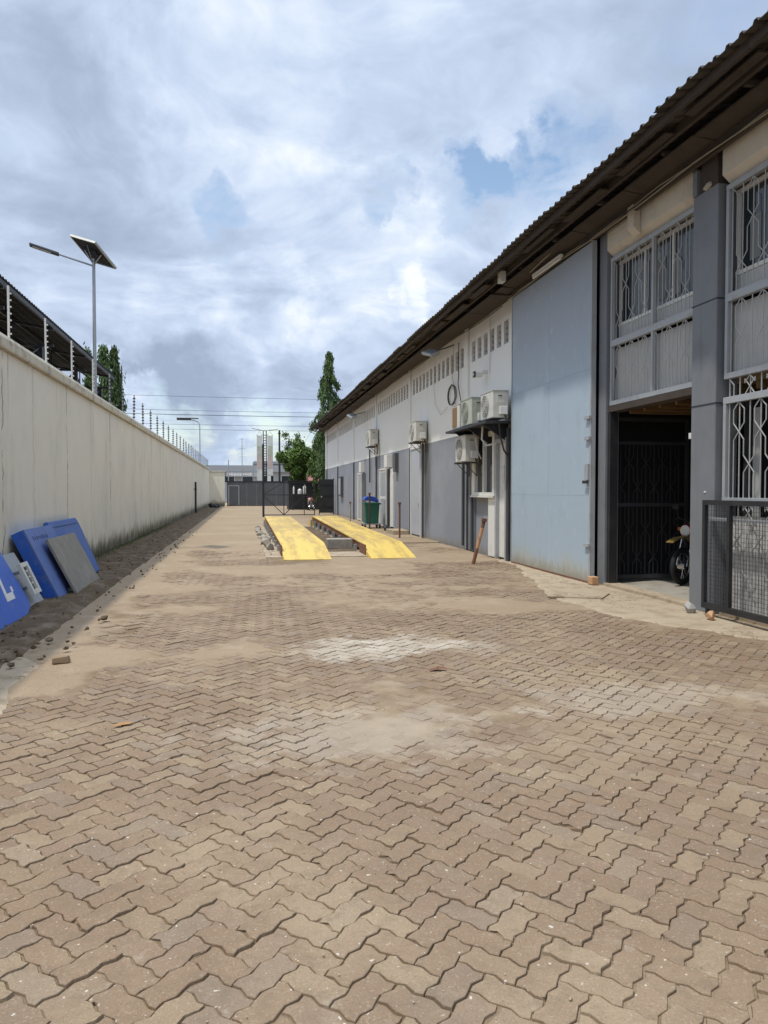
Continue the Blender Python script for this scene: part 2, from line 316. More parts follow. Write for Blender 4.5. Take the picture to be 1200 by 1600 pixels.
M_brown = mat('brown_mesh_rust', (.25, .145, .06), .8, var=.2, bump=.3)
M_glass = mat('dark_window_glass', (.025, .032, .035), .12, var=.3, vscale=1, bump=0, spec=.6)
M_curt = mat('grey_curtain', (.21, .22, .22), .9, var=.15, bump=.1)
M_galv = mat('galvanised_steel', (.36, .38, .39), .45, metal=.5, var=.12, bump=.05)
M_sol = mat('solar_back', (.045, .04, .038), .6, var=.3, vscale=5, bump=0)
M_solt = mat('solar_cells', (.012, .018, .05), .15, var=.1, bump=0)
M_alu = mat('aluminium_edge', (.5, .48, .42), .4, metal=.6, var=.1, bump=0)
M_green = mat('green_bin_plastic', (.02, .13, .09), .5, var=.12, dirt=.3, dirtcol=(.06, .09, .06), dscale=5, bump=.05)
M_bluep = mat('blue_lid_plastic', (.02, .06, .36), .45, var=.1, bump=.05)
M_rubber = mat('rubber', (.02, .02, .02), .8, var=.2, bump=.2)
M_bikered = mat('motorcycle_red', (.30, .012, .02), .3, var=.1, bump=0)
M_chrome = mat('chrome', (.6, .6, .6), .25, metal=1, var=.05, bump=0)
M_bikey = mat('motorcycle_fender', (.20, .14, .04), .4, var=.1, bump=0)
M_grey = mat('dark_grey_sheet', (.085, .092, .10), .6, var=.15, dirt=.3, dirtcol=(.14, .13, .11), dscale=1, streak=.3, bump=.1)
M_shed = mat('shed_sheet_dark', (.028, .026, .024), .8, var=.3, bump=.2)
M_pink = mat('faded_red_roof', (.34, .16, .145), .8, var=.12, dirt=.3, dirtcol=(.4, .27, .24), dscale=3, bump=.1)
M_mesh_sheet = mat('mottled_pale_sheet', (.56, .55, .53), .7, var=.15, vscale=12, dirt=.75, dirtcol=(.19, .18, .17), dscale=9, bump=.2)
M_board = mat('pale_board', (.47, .465, .44), .7, var=.08, dirt=.5, dirtcol=(.33, .33, .31), dscale=1.6, streak=.3, bump=.1)
M_wood = mat('mezzanine_wood', (.19, .115, .05), .8, var=.25, vscale=3, bump=.3)
M_bark = mat('bark', (.11, .085, .06), .95, var=.3, vscale=8, bump=.8, fine=20)
M_leaf = mat('ashoka_leaves', (.075, .13, .03), .55, var=.25, vscale=1.2, island=.5, bump=0)
M_leaf2 = mat('broad_leaves', (.13, .21, .045), .55, var=.3, vscale=.9, island=.55, bump=0)
M_leaf3 = mat('olive_leaves', (.075, .125, .035), .55, var=.25, vscale=1.2, island=.5, bump=0)
M_grass = mat('weeds', (.09, .12, .035), .8, var=.3, island=.4, bump=0)
M_rock = mat('ochre_stone', (.50, .30, .16), .9, var=.25, vscale=12, bump=.6)
M_rockg = mat('grey_stone', (.36, .35, .32), .9, var=.2, vscale=12, bump=.6)
M_brick = mat('old_brick', (.27, .19, .12), .95, var=.25, vscale=20, bump=.8)
M_farb = mat('far_building_paint', (.38, .40, .42), .8, var=.06, vscale=.3, streak=.2, dirtcol=(.28, .28, .28), bump=.1)
M_farr = mat('far_roof_sheet', (.33, .35, .37), .7, var=.1, vscale=.3, bump=.1)
M_print = mat('banner_print', (.62, .63, .60), .6, var=.05, dirt=.7, dirtcol=(.33, .35, .28), dscale=1.1, bump=0)
M_lampw = mat('lamp_diffuser', (.7, .7, .66), .4, var=.05, bump=0)
M_cable = mat('cable_black', (.03, .03, .03), .6, var=.2, bump=0)
M_cableb = mat('cable_beige', (.33, .28, .20), .7, var=.2, bump=0)
M_blackdoor = mat('black_sheet', (.03, .031, .033), .6, var=.3, bump=.1)
M_pipe = mat('soot_grey_pipe', (.07, .072, .078), .6, var=.3, bump=.1)

# ------------------------------------------------------------------ mesh helpers
class MB:
    def __init__(s): s.v = []; s.f = []
    def poly(s, pts, faces):
        b = len(s.v); s.v += [tuple(p) for p in pts]; s.f += [tuple(b + i for i in f) for f in faces]; return s
    def box(s, x0, x1, y0, y1, z0, z1, M=None):
        p = [(x0, y0, z0), (x1, y0, z0), (x1, y1, z0), (x0, y1, z0), (x0, y0, z1), (x1, y0, z1), (x1, y1, z1), (x0, y1, z1)]
        if M is not None: p = [M @ Vector(q) for q in p]
        return s.poly(p, [(3, 2, 1, 0), (4, 5, 6, 7), (0, 1, 5, 4), (1, 2, 6, 5), (2, 3, 7, 6), (3, 0, 4, 7)])
    def tube(s, pts, r, n=6, cap=True):
        pts = [Vector(p) for p in pts]; rs = r if isinstance(r, (list, tuple)) else [r] * len(pts)
        b = len(s.v); prev = None
        for i, p in enumerate(pts):
            d = (pts[min(i + 1, len(pts) - 1)] - pts[max(i - 1, 0)]).normalized()
            if prev is None:
                a = Vector((0, 0, 1)) if abs(d.z) < .9 else Vector((1, 0, 0))
                u = d.cross(a).normalized()
            else: u = (prev - d * prev.dot(d)).normalized()
            prev = u; q = d.cross(u)
            for k in range(n):
                t = 2 * math.pi * (k + .5) / n
                s.v.append(tuple(p + (u * math.cos(t) + q * math.sin(t)) * rs[i]))
        for i in range(len(pts) - 1):
            for k in range(n):
                k2 = (k + 1) % n
                s.f.append((b + i * n + k, b + i * n + k2, b + (i + 1) * n + k2, b + (i + 1) * n + k))
        if cap:
            s.f.append(tuple(b + k for k in range(n))[::-1]); e = b + (len(pts) - 1) * n
            s.f.append(tuple(e + k for k in range(n)))
        return s
    def prism(s, poly, axis, a, b):
        """poly: 2-D outline in the two other axes, extruded along axis ('x','y','z') from a to b"""
        def mk(p, c):
            return {'x': (c, p[0], p[1]), 'y': (p[0], c, p[1]), 'z': (p[0], p[1], c)}[axis]
        n = len(poly)
        return s.poly([mk(p, a) for p in poly] + [mk(p, b) for p in poly],
                      [tuple(range(n))[::-1], tuple(range(n, 2 * n))] + [(i, (i + 1) % n, n + (i + 1) % n, n + i) for i in range(n)])
    def mesh(s, name, m, smooth=False):
        me = bpy.data.meshes.new(name); me.from_pydata(s.v, [], s.f); me.materials.append(m)
        import bmesh
        bm = bmesh.new(); bm.from_mesh(me); bmesh.ops.recalc_face_normals(bm, faces=bm.faces); bm.to_mesh(me); bm.free()
        if smooth:
            me.polygons.foreach_set('use_smooth', [True] * len(me.polygons))
        return me
    def build(s, name, m, parent=None, bevel=0., smooth=False, label=None, kind=None, loc=None, rot=None):
        return put(name, s.mesh(name, m, smooth), parent, bevel, label, kind, loc, rot)
def put(name, me, parent=None, bevel=0., label=None, kind=None, loc=None, rot=None):
    o = bpy.data.objects.new(name, me); COL.objects.link(o)
    if parent: o.parent = parent
    if bevel:
        md = o.modifiers.new('edge', 'BEVEL'); md.width = bevel; md.segments = 2; md.limit_method = 'ANGLE'; md.harden_normals = False
    if label: o['label'] = label
    if kind: o['kind'] = kind
    if loc: o.location = loc
    if rot: o.rotation_euler = rot
    return o
def tag(o, label, cat, group=None):
    o['label'] = label; o['category'] = cat
    if group: o['group'] = group
    return o
def thing(name, label, cat, loc=(0, 0, 0), rz=0, group=None):
    o = bpy.data.objects.new(name, None); COL.objects.link(o); o.empty_display_size = .2
    o.location = loc; o.rotation_euler = (0, 0, rz)
    return tag(o, label, cat, group)
def copy_tree(o, parent=None):
    c = o.copy(); COL.objects.link(c)
    if parent: c.parent = parent
    for ch in list(o.children): copy_tree(ch, c)
    return c
def vnoise(x, y, seed=0, octv=4, freq=1.):
    """value noise, numpy"""
    tot = np.zeros_like(x, dtype=float); amp = 1.; s = 0.
    for k in range(octv):
        X = x * freq; Y = y * freq; xi = np.floor(X).astype(np.int64); yi = np.floor(Y).astype(np.int64); fx = X - xi; fy = Y - yi
        fx = fx * fx * (3 - 2 * fx); fy = fy * fy * (3 - 2 * fy)
        def h(a, b):
            v = (a * 374761393 + b * 668265263 + (seed + k) * 1442695041) & 0xffffffff
            v = ((v ^ (v >> 13)) * 1274126177) & 0xffffffff
            return ((v ^ (v >> 16)) & 0xffff) / 65535.
        n = (h(xi, yi) * (1 - fx) + h(xi + 1, yi) * fx) * (1 - fy) + (h(xi, yi + 1) * (1 - fx) + h(xi + 1, yi + 1) * fx) * fy
        tot += n * amp; s += amp; amp *= .5; freq *= 2.03
    return tot / s
def gridmesh(name, x0, x1, y0, y1, nx, ny, zf, m, smooth=True, parent=None, kind='structure'):
    xs = np.linspace(x0, x1, nx); ys = np.linspace(y0, y1, ny); X, Y = np.meshgrid(xs, ys); Z = zf(X, Y)
    co = np.stack([X, Y, Z], -1).reshape(-1, 3)
    i = np.arange(nx - 1)[None, :] + nx * np.arange(ny - 1)[:, None]
    f = np.stack([i, i + 1, i + nx + 1, i + nx], -1).reshape(-1, 4)
    me = bpy.data.meshes.new(name); me.vertices.add(len(co)); me.vertices.foreach_set('co', co.ravel())
    me.loops.add(f.size); me.loops.foreach_set('vertex_index', f.ravel().astype(np.int32))
    me.polygons.add(len(f)); me.polygons.foreach_set('loop_start', np.arange(0, f.size, 4, dtype=np.int32)); me.polygons.foreach_set('loop_total', np.full(len(f), 4, dtype=np.int32))
    me.update(calc_edges=True); me.materials.append(m)
    if smooth: me.polygons.foreach_set('use_smooth', np.ones(len(f), dtype=bool))
    return put(name, me, parent, kind=kind)

# ------------------------------------------------------------------ ground
g = MB(); g.box(-350, 350, -250, 450, -.4, -.07); g.build('ground', M_soil, kind='structure')
YN, YF = .9, 21.0
XL, XR = -2.05, 5.66
def apron_edge(y):       # inner (left) edge of the concrete apron in front of the warehouse
    y = np.asarray(y, float)
    e = np.interp(y, [0, 5.5, 6.6, 6.9, 7.3, 7.7, 8.6, 9.6, 11, 12.2, 13.5, 14.6, 30], [5.55, 5.5, 5.42, 5.12, 5.05, 4.62, 4.45, 4.32, 4.62, 4.9, 5.35, 5.5, 5.6])
    return e + .30 * (vnoise(y, y * 0 + 3.1, 5, 5, 2.3) - .5)
def slab_edge(y):        # right edge of the pale concrete slab at lower left
    y = np.asarray(y, float)
    return np.interp(y, [0, 5.0, 5.6, 6.2, 6.9, 7.3, 7.9], [-1.45, -1.62, -1.60, -1.72, -1.66, -1.95, -2.6]) + .06 * (vnoise(y, y * 0 + 9.1, 8, 4, 2.) - .5)
def sand_h(X, Y):
    base = -.0135 + .0135 * np.clip((vnoise(X, Y, 2, 5, .75) - .36) / .30, 0, 1) * (.5 + .5 * vnoise(X, Y, 9, 3, 6.))
    mound = .010 * np.clip((vnoise(X + 9, Y + 4, 21, 6, .6) - .50) / .18, 0, 1) * np.clip((Y - 3.2) / 4, 0, 1)
    patch = np.exp(-(((X - 1.35) / .75) ** 2 + ((Y - 7.05) / .45) ** 2)) * .004
    left = .02 * np.clip((-1.25 - X + .5 * (vnoise(X, Y, 71, 4, 1.5) - .5)) / .6, 0, 1) * np.clip((Y - 5.5) / 2, 0, 1) * .8
    far = .0108 * np.clip((Y - 7.5 - .9 * np.clip(X - 2.5, 0, 3)) / 6, 0, 1) * (.55 + .45 * vnoise(X, Y, 77, 4, 1.2))
    grit = .003 * (vnoise(X, Y, 33, 3, 14.) - .5)
    near = np.clip((Y - 3.6) / 1.6, 0, 1)
    side = np.clip((-.9 - X) / .5, 0, 1) * near
    h = base + mound + patch + left + far
    h = np.where(near < 1, np.minimum(h, -.0105 + .026 * near), h)
    return h + grit + side * .012 * (vnoise(X, Y, 88, 5, 3.5) - .45)
yard = gridmesh('paved_yard', XL, XR, YN, YF + .1, 240, 620, sand_h, M_sand)
# interlocking zig-zag pavers laid in 45 degree herringbone
A = .103
def outline(horizontal, inset):
    cells = [(0, 0), (1, 0), (2, 0), (2, 1), (1, 1), (0, 1)] if horizontal else [(0, 0), (1, 0), (1, 1), (1, 2), (0, 2), (0, 1)]
    pts = []; amp = .072 * A
    for i in range(6):
        a = Vector(cells[i]) * A; b = Vector(cells[(i + 1) % 6]) * A; d = b - a
        # odd curve, its sign fixed by the absolute direction so that neighbours match
        hor = abs(d.x) > abs(d.y); s = 1
        n = Vector((0, 1)) if hor else Vector((-1, 0)); fwd = d.x > 0 if hor else d.y > 0
        for t, k in ((0, 0), (.30, 1), (.70, -1)):
            tt = t if fwd else t; kk = k if fwd else -k
            pts.append(a + d * tt + n * (amp * kk * s))
    # inset along vertex normals
    res = []; m_ = len(pts)
    for i in range(m_):
        p0, p, p1 = pts[i - 1], pts[i], pts[(i + 1) % m_]
        n0 = Vector((-(p - p0).y, (p - p0).x)).normalized(); n1 = Vector((-(p1 - p).y, (p1 - p).x)).normalized()
        nn = (n0 + n1).normalized(); res.append(p + nn * inset / max(.6, nn.dot(n0)))
    c = Vector((A, A / 2)) if horizontal else Vector((A / 2, A))
    return np.array([(q - c)[:] for q in res])
def paver_template(hor, j, near, seed=0):
    rn = random.Random(seed * 2 + hor + 5); chip = rn.randrange(18) if rn.random() < .6 else -1
    jit = [(rn.gauss(0, .0009), rn.gauss(0, .0009)) for _ in range(18)]
    v, f = paver_base(hor, j, near)
    for r_ in range(len(v) // 18):
        for i in range(18):
            v[r_ * 18 + i][0] += jit[i][0]; v[r_ * 18 + i][1] += jit[i][1]
            if i == chip and r_ < 2: v[r_ * 18 + i][:2] *= 1 - rn.uniform(.05, .14); v[r_ * 18 + i][2] -= .003 * r_
    return v, f
def paver_base(hor, j, near):
    a = outline(hor, .0020 + j); b = outline(hor, (.0048 if near else .0054) + j)
    if near:
        mid = outline(hor, .0030 + j)
        v = np.vstack([np.c_[b, np.zeros(18)], np.c_[mid, np.full(18, -.0022)], np.c_[a, np.full(18, -.022)]]); rings = 3
    else:
        v = np.vstack([np.c_[b, np.zeros(18)], np.c_[a, np.full(18, -.018)]]); rings = 2
    f = [tuple(range(18))]
    for r in range(rings - 1):
        for i in range(18):
            k = (i + 1) % 18; f.append((r * 18 + k, r * 18 + i, (r + 1) * 18 + i, (r + 1) * 18 + k))
    return v, f
c45 = math.cos(R(43.5)); s45 = math.sin(R(43.5))
spots = []
N = 170
for i in range(-N, N):
    for j in range(-N, 2 * N):
        k = (i - j) % 4
        if k == 0: cx, cy, hor = (i + 1) * A, (j + .5) * A, True
        elif k == 3: cx, cy, hor = (i + .5) * A, (j + 1) * A, False
        else: continue
        x = cx * c45 - cy * s45 + 1.0; y = cx * s45 + cy * c45 + 6.
        if XL + .05 < x < XR - .05 and YN < y < YF: spots.append((x, y, hor))
sp = np.array([(a, b, float(c)) for a, b, c in spots])
keep = (sp[:, 0] < apron_edge(sp[:, 1]) + .10) & ~((sp[:, 0] < slab_edge(sp[:, 1]) - .08) & (sp[:, 1] < 7.8))
keep &= ~((sp[:, 1] > 15.5) & (sp[:, 0] > .45) & (sp[:, 0] < 4.05))
keep &= ~((sp[:, 0] < -1.55) & (sp[:, 1] > 7.3))
keep &= ~((sp[:, 0] < -1.2) & (sp[:, 1] > 7.0) & (NP.random(len(sp)) < .35))
sp = sp[keep]
# which show largest: nearest to the camera and inside its view
yaw = R(10.825)
dep = sp[:, 0] * math.sin(yaw) + sp[:, 1] * math.cos(yaw); lat = sp[:, 0] * math.cos(yaw) - sp[:, 1] * math.sin(yaw)
inview = (np.abs(lat / dep) < .53) & (1.55 / dep < .72)
score = np.where(inview, dep, dep + 1000)
order = np.argsort(score); nearset = set(order[:300].tolist())
drift = .004
def pose(i):
    x, y, h = sp[i]
    z = .010 * (vnoise(np.array([x]), np.array([y]), 51, 3, .8)[0] - .5) + random.gauss(0, .0021)
    return x + random.gauss(0, .0006), y + random.gauss(0, .0006), z, random.gauss(0, .015), random.gauss(0, .015), R(43.5) + random.gauss(0, .012)
tmpl = {}
for hor in (True, False):
    for q in range(14):
        v, f = paver_template(hor, .0003 * (q % 4), True, q)
        mb = MB(); mb.v = [tuple(p) for p in v]; mb.f = f
        tmpl[hor, q] = mb.mesh('paver', M_pav)
for i in order[:300]:
    x, y, z, rx, ry, rz = pose(i)
    put('paver', tmpl[bool(sp[i][2]), random.randrange(14)], yard, loc=(x, y, z), rot=(rx, ry, rz))
VV, FF = [], []; b = 0
tt = {(h, q): paver_template(h, .0002 + .0003 * (q % 3), False, q + 30) for h in (True, False) for q in range(16)}
for i in order[300:]:
    x, y, z, rx, ry, rz = pose(i)
    v, f = tt[bool(sp[i][2]), random.randrange(16)]; M3 = np.array(Matrix.Rotation(rz, 3, 'Z') @ Matrix.Rotation(ry, 3, 'Y') @ Matrix.Rotation(rx, 3, 'X'))
    VV.append(v @ M3.T + np.array([x, y, z])); FF += [tuple(b + k for k in q) for q in f]; b += len(v)
me = bpy.data.meshes.new('distant_pavers'); me.from_pydata(np.vstack(VV).tolist(), [], FF); me.materials.append(M_pav)
put('distant_pavers', me, yard, kind='stuff')
def flatsheet(name, pts, z, m, th=.02, kind='structure', parent=None):
    mb = MB(); mb.prism(pts, 'z', z - th, z); return mb.build(name, m, parent, kind=kind)
# far part of the yard, too far away to tell the pavers apart
gridmesh('far_yard', XL, 5.75, YF + .1, 73.5, 40, 200, lambda X, Y: .004 + .010 * vnoise(X, Y, 4, 4, .6), M_far)
gridmesh('far_yard', 5.75, 14, 52.8, 73.5, 10, 20, lambda X, Y: .003 + 0 * X, M_far)
gridmesh('road', -60, 60, 74.5, 92, 10, 6, lambda X, Y: -.03 + 0 * X, M_far)
# apron along the warehouse
ys = np.linspace(.9, 15.6, 220); ex = apron_edge(ys)
gx = []
nx = 26
mbv = []; mbf = []
for r_, (yy, e) in enumerate(zip(ys, ex)):
    for c_ in range(nx):
        x = e + (5.86 - e) * c_ / (nx - 1)
        z = (.004 if c_ else -.022) + (.014 if c_ else 0) * (1 if c_ > 1 else .6) * (vnoise(np.array([x]), np.array([yy]), 14, 4, 1.4)[0]) + .002
        mbv.append((x, yy, z))
for r_ in range(len(ys) - 1):
    for c_ in range(nx - 1):
        a = r_ * nx + c_; mbf.append((a, a + 1, a + nx + 1, a + nx))
mb = MB(); mb.v = mbv; mb.f = mbf; mb.build('concrete_apron', M_conc, smooth=True, kind='structure')
# pale slab at the lower left
ys = np.linspace(.9, 7.8, 60); ex = slab_edge(ys); mb = MB(); nx = 14
for yy, e in zip(ys, ex):
    for c_ in range(nx):
        x = -3.2 + (e + 3.2) * c_ / (nx - 1)
        last = c_ == nx - 1
        z = (-.02 if last else .006 + .012 * vnoise(np.array([x]), np.array([yy]), 17, 4, 1.5)[0])
        mb.v.append((x, yy, z))
for r_ in range(len(ys) - 1):
    for c_ in range(nx - 1):
        a = r_ * nx + c_; mb.f.append((a, a + 1, a + nx + 1, a + nx))
mb.build('concrete_slab', M_conc, smooth=True, kind='structure')
# soil strip along the boundary wall, lumpy
def dirt_h(X, Y):
    edge = np.clip((-1.93 - X + .10 * (vnoise(X * 0, Y, 61, 3, 1.) - .5) + .25 * (vnoise(X * .5, Y, 68, 5, 1.8) - .5)) / .28, 0, 1); edge = edge * edge * (3 - 2 * edge)
    start = np.clip((Y - 6.2 + (X + 2.6) * .9) / .9, 0, 1)
    return -.035 + edge * start * (.045 + .05 * vnoise(X, Y, 63, 5, 2.2) + .02 * vnoise(X, Y, 65, 3, 9.)) + .035 * np.clip((-2.75 - X) / .4, 0, 1) * start
gridmesh('soil_strip', -3.22, -1.7, 5.2, 73, 40, 900, dirt_h, M_dirt)
# small stones and clods on the soil and yard
mb = MB()
def rock(mb, c, r, seed):
    rn = random.Random(seed); ph = (1 + 5 ** .5) / 2
    vs = [Vector(v).normalized() for v in [(-1, ph, 0), (1, ph, 0), (-1, -ph, 0), (1, -ph, 0), (0, -1, ph), (0, 1, ph), (0, -1, -ph), (0, 1, -ph), (ph, 0, -1), (ph, 0, 1), (-ph, 0, -1), (-ph, 0, 1)]]
    fs = [(0, 11, 5), (0, 5, 1), (0, 1, 7), (0, 7, 10), (0, 10, 11), (1, 5, 9), (5, 11, 4), (11, 10, 2), (10, 7, 6), (7, 1, 8), (3, 9, 4), (3, 4, 2), (3, 2, 6), (3, 6, 8), (3, 8, 9), (4, 9, 5), (2, 4, 11), (6, 2, 10), (8, 6, 7), (9, 8, 1)]
    k = [rn.uniform(.55, 1.3) for _ in vs]; sx = [rn.uniform(.65, 1.25) for _ in range(3)]
    mb.poly([(c[0] + v.x * r * kk * sx[0], c[1] + v.y * r * kk * sx[1], c[2] + v.z * r * kk * .75 * sx[2]) for v, kk in zip(vs, k)], fs)
for q in range(500):
    x = -3.1 + 1.5 * random.random() ** 1.3; y = 6.3 + 22 * random.random() ** 1.5
    rock(mb, (x, y, .05), random.uniform(.006, .03) * (1 if random.random() < .93 else 1.8), q)
mb.build('soil_clods', M_dirt, kind='stuff')
mb = MB()
for q in range(1300):
    x = random.uniform(-1.9, 5.3); y = 1.8 + 12 * random.random() ** 1.4
    rock(mb, (x, y, .006), random.uniform(.0012, .0045) * (1 if random.random() < .95 else 2), q + 999)
mb.build('scattered_grit', M_conc, kind='stuff')

# ------------------------------------------------------------------ boundary wall on the left
bw = thing('boundary_wall', 'long high cream plastered boundary wall with stained coping, along the left of the yard', 'wall', (-3.2, 0, 0))
cuts = [-4.0, 2.4, 6.55, 10.76, 14.55, 19.02, 23.2, 27.4, 31.5, 35.5, 39.7, 43.8, 48.0, 52.1, 56.2, 60.3, 64.4, 68.6, 73.0]
for a, b in zip(cuts[:-1], cuts[1:]):
    j = random.uniform(-.004, .004)
    MB().box(-.24 + j, j, a + .010, b - .010, -.05, 3.46).build('wall_segment', M_wall, bw, bevel=.006)
    n = 2; s_ = (b - a) / n
    for q in range(n):
        j2 = random.uniform(-.008, .008)
        MB().prism([(-.31, 3.463), (.055 + j2, 3.463), (.06 + j2, 3.49), (.06 + j2, 3.60), (.03, 3.66 + j2), (-.28, 3.66 + j2), (-.31, 3.60)], 'y', a + q * s_ + .003, a + (q + 1) * s_ - .003).build('coping_block', M_coping, bw, bevel=.008)
MB().box(-.2, -.03, cuts[0] + .01, 72.98, 0, 3.458).build('wall_core', M_gap, bw)
# return wall at the far end
rw = thing('return_wall', 'short cream wall end facing the camera where the long boundary wall turns', 'wall', (0, 0, 0))
MB().box(-3.19, -1.75, 73.02, 73.26, -.05, 3.3).build('wall_segment', M_wall, rw, bevel=.01)
MB().box(-3.13, -1.68, 72.96, 73.32, 3.303, 3.42).build('coping_block', M_coping, rw, bevel=.01)
# black pipe on the wall
pt = thing('drain_pipe', 'thin black upright pipe standing against the far part of the cream boundary wall', 'pipe', (-3.08, 50, 0))
MB().tube([(0, 0, 0), (0, 0, 2.1)], .07, 8).build('pipe', M_black, pt)
MB().box(-.12, .09, -.1, .1, 1.6, 1.65).build('bracket', M_black, pt)
# electric fence
ef = thing('electric_fence', 'row of thin electric fence posts with insulators and wires on top of the boundary wall', 'fence', (-3.27, 0, 3.66))
ys_p = [5.2, 7.2, 9.3, 11.38, 13.4, 15.32, 17.35, 19.45, 21.5, 23.6, 25.7, 27.8, 29.9, 32.1, 34.3] + [36.4 + 2.07 * k for k in range(18)]
zs = [.12 + .095 * k for k in range(7)]
m_post = MB().box(-.013, .013, -.013, .013, 0, .80).mesh('fence_post', M_white)
m_ins = MB().tube([(.018, 0, 0), (.040, 0, 0)], .012, 6).mesh('insulator', M_white)
m_postd = MB().box(-.015, .015, -.015, .015, 0, .80).mesh('fence_post', M_galv)
m_insd = MB().tube([(-.035, 0, 0), (.035, 0, 0)], .022, 6).mesh('insulator', M_black)
for k, y in enumerate(ys_p):
    pale = y < 18
    p = put('fence_post', m_post if pale else m_postd, ef, loc=(0, y, 0))
    p.rotation_euler = (random.gauss(0, .012), random.gauss(0, .012), 0)
    for z in zs: put('insulator', m_ins if pale else m_insd, p, loc=(0, 0, z))
for z in zs:
    mb = MB()
    for a, b in zip(ys_p[:-1], ys_p[1:]):
        mb.tube([(.05, a, z), (.05, (a + b) / 2, z - .012), (.05, b, z)], .0009, 3, cap=False)
    mb.build('fence_wire', M_pipe, ef)

# ------------------------------------------------------------------ solar street lamps behind the wall
def street_lamp(loc, h, label, armdir, panel_rot, big=True):
    t = thing('street_lamp', label, 'street lamp', loc, 0, 'street lamps behind the boundary wall')
    MB().tube([(0, 0, 0), (0, 0, h * .5), (0, 0, h)], [.055, .048, .038], 10).build('pole', M_galv, t, smooth=False)
    MB().box(-.16, .16, -.16, .16, 0, .02).build('base_plate', M_galv, t)
    if big:
        ax, ay, az = armdir
        MB().tube([(0, 0, h - .18), (ax * .9, ay * .9, h - .18 + az * .9)], .022, 6).build('lamp_arm', M_galv, t)
        L = Matrix.Translation((ax * .9, ay * .9, h - .18 + az * .9)) @ Vector(armdir).to_track_quat('X', 'Z').to_matrix().to_4x4()
        hd = MB().box(-.05, .62, -.10, .10, -.03, .025, L).build('lamp_head', M_grey, t, bevel=.012)
        MB().box(.12, .55, -.07, .07, -.042, -.031, L).build('lamp_diffuser', M_lampw, hd)
        Mp = Matrix.Translation((.0, 0, h + .17)) @ panel_rot
        pn = MB().box(-.42, .42, -.42, .42, -.012, .018, Mp).build('solar_panel', M_sol, t)
        fr = MB()
        for a in ((-.45, .45, -.45, -.421, -.03, .024), (-.45, .45, .421, .45, -.03, .024), (-.45, -.421, -.42, .42, -.03, .024), (.421, .45, -.42, .42, -.03, .024)): fr.box(*a, Mp)
        fr.build('frame', M_alu, pn)
        MB().box(-.40, .40, -.40, .40, .0185, .021, Mp).build('cells', M_solt, pn)
        MB().box(-.2, .2, -.13, .13, -.05, -.0125, Mp).build('battery_box', M_black, pn)
        st = MB()
        for e in ((-.3, 0), (.3, 0), (0, .25), (0, -.25)): st.tube([(0, 0, h - .16), tuple(Mp @ Vector((e[0], e[1], -.02)))], .012, 4)
        st.build('strut', M_galv, t)
    else:
        pts = [(0, 0, h)] + [(-.7 * math.sin(a) * 1.0, 0, h + .42 * (1 - math.cos(a))) for a in [R(k) for k in (15, 30, 45, 60, 75, 90)]]
        pts = [(0, 0, h), (-.06, 0, h + .25), (-.2, 0, h + .42), (-.5, 0, h + .52), (-.75, 0, h + .55)]
        MB().tube(pts, .035, 8).build('lamp_arm', M_galv, t)
        MB().box(-1.9, -.70, -.16, .16, h + .52, h + .62).build('lamp_head', M_grey, t, bevel=.02)
        MB().box(-1.9, -.1, -.28, .28, h + .66, h + .70).build('solar_panel', M_sol, t)
    return t
_r = Vector((.982, -.188, 0)); _f = Vector((.188, .982, 0)); _u = Vector((0, 0, 1))
_a = (_r * .85 - _u * .34 - _f * .42).normalized(); _b = (_r * .30 - _u * .50 + _f * .95); _b = (_b - _a * _b.dot(_a)).normalized()
_n = _a.cross(_b)
if _n.z < 0: _b = -_b; _n = -_n
prot = Matrix((_a, _b, _n)).transposed().to_4x4()
street_lamp((-3.62, 19.5, 0), 7.30, 'tall galvanised solar street lamp with tilted square panel, behind the near boundary wall', (-.92, -.15, .24), prot)
street_lamp((-3.62, 65.0, 0), 7.0, 'distant curved-arm street lamp with a flat head, near the far end of the boundary wall', None, None, False)

# ------------------------------------------------------------------ neighbour's open shed
sh = thing('open_shed', 'dark roofed open-sided shed of steel trusses rising behind the boundary wall', 'shed', (-5, 0, 0))
sy0, sy1 = 4.0, 31.0
def sz(x): return 6.07 + (-x) * .17
for k in range(27):
    y = sy0 + k
    pr = []
    for q in range(5):
        yy = y + q * .2
        pr += [(yy, 0), (yy + .05, 0), (yy + .075, .035), (yy + .125, .035), (yy + .15, 0)]
    mb = MB(); n = len(pr)
    top = [(0, p[0], 6.07 + p[1]) for p in pr] + [(0, y + 1.0, 6.07)]; n = len(top)
    far_ = [(-4.5, p[1], sz(-4.5) + p[2] - 6.07) for p in top]
    mb.poly(top + far_, [(i, i + 1, n + i + 1, n + i) for i in range(n - 1)])
    o = mb.build('roof_sheet', M_shed, sh)
    md = o.modifiers.new('t', 'SOLIDIFY'); md.thickness = .012; md.offset = -1
far2 = MB().poly([(-4.5, sy0, sz(-4.5)), (-4.5, sy1, sz(-4.5)), (-9.5, sy1, 5.9), (-9.5, sy0, 5.9)], [(0, 1, 2, 3)]).build('roof_slope', M_shed, sh)
md = far2.modifiers.new('t', 'SOLIDIFY'); md.thickness = .02
for x in (-.05, -1.1, -2.2, -3.3, -4.4):
    MB().box(x - .03, x + .03, sy0, sy1, sz(x) - .14, sz(x) - .035).build('purlin', M_black, sh)
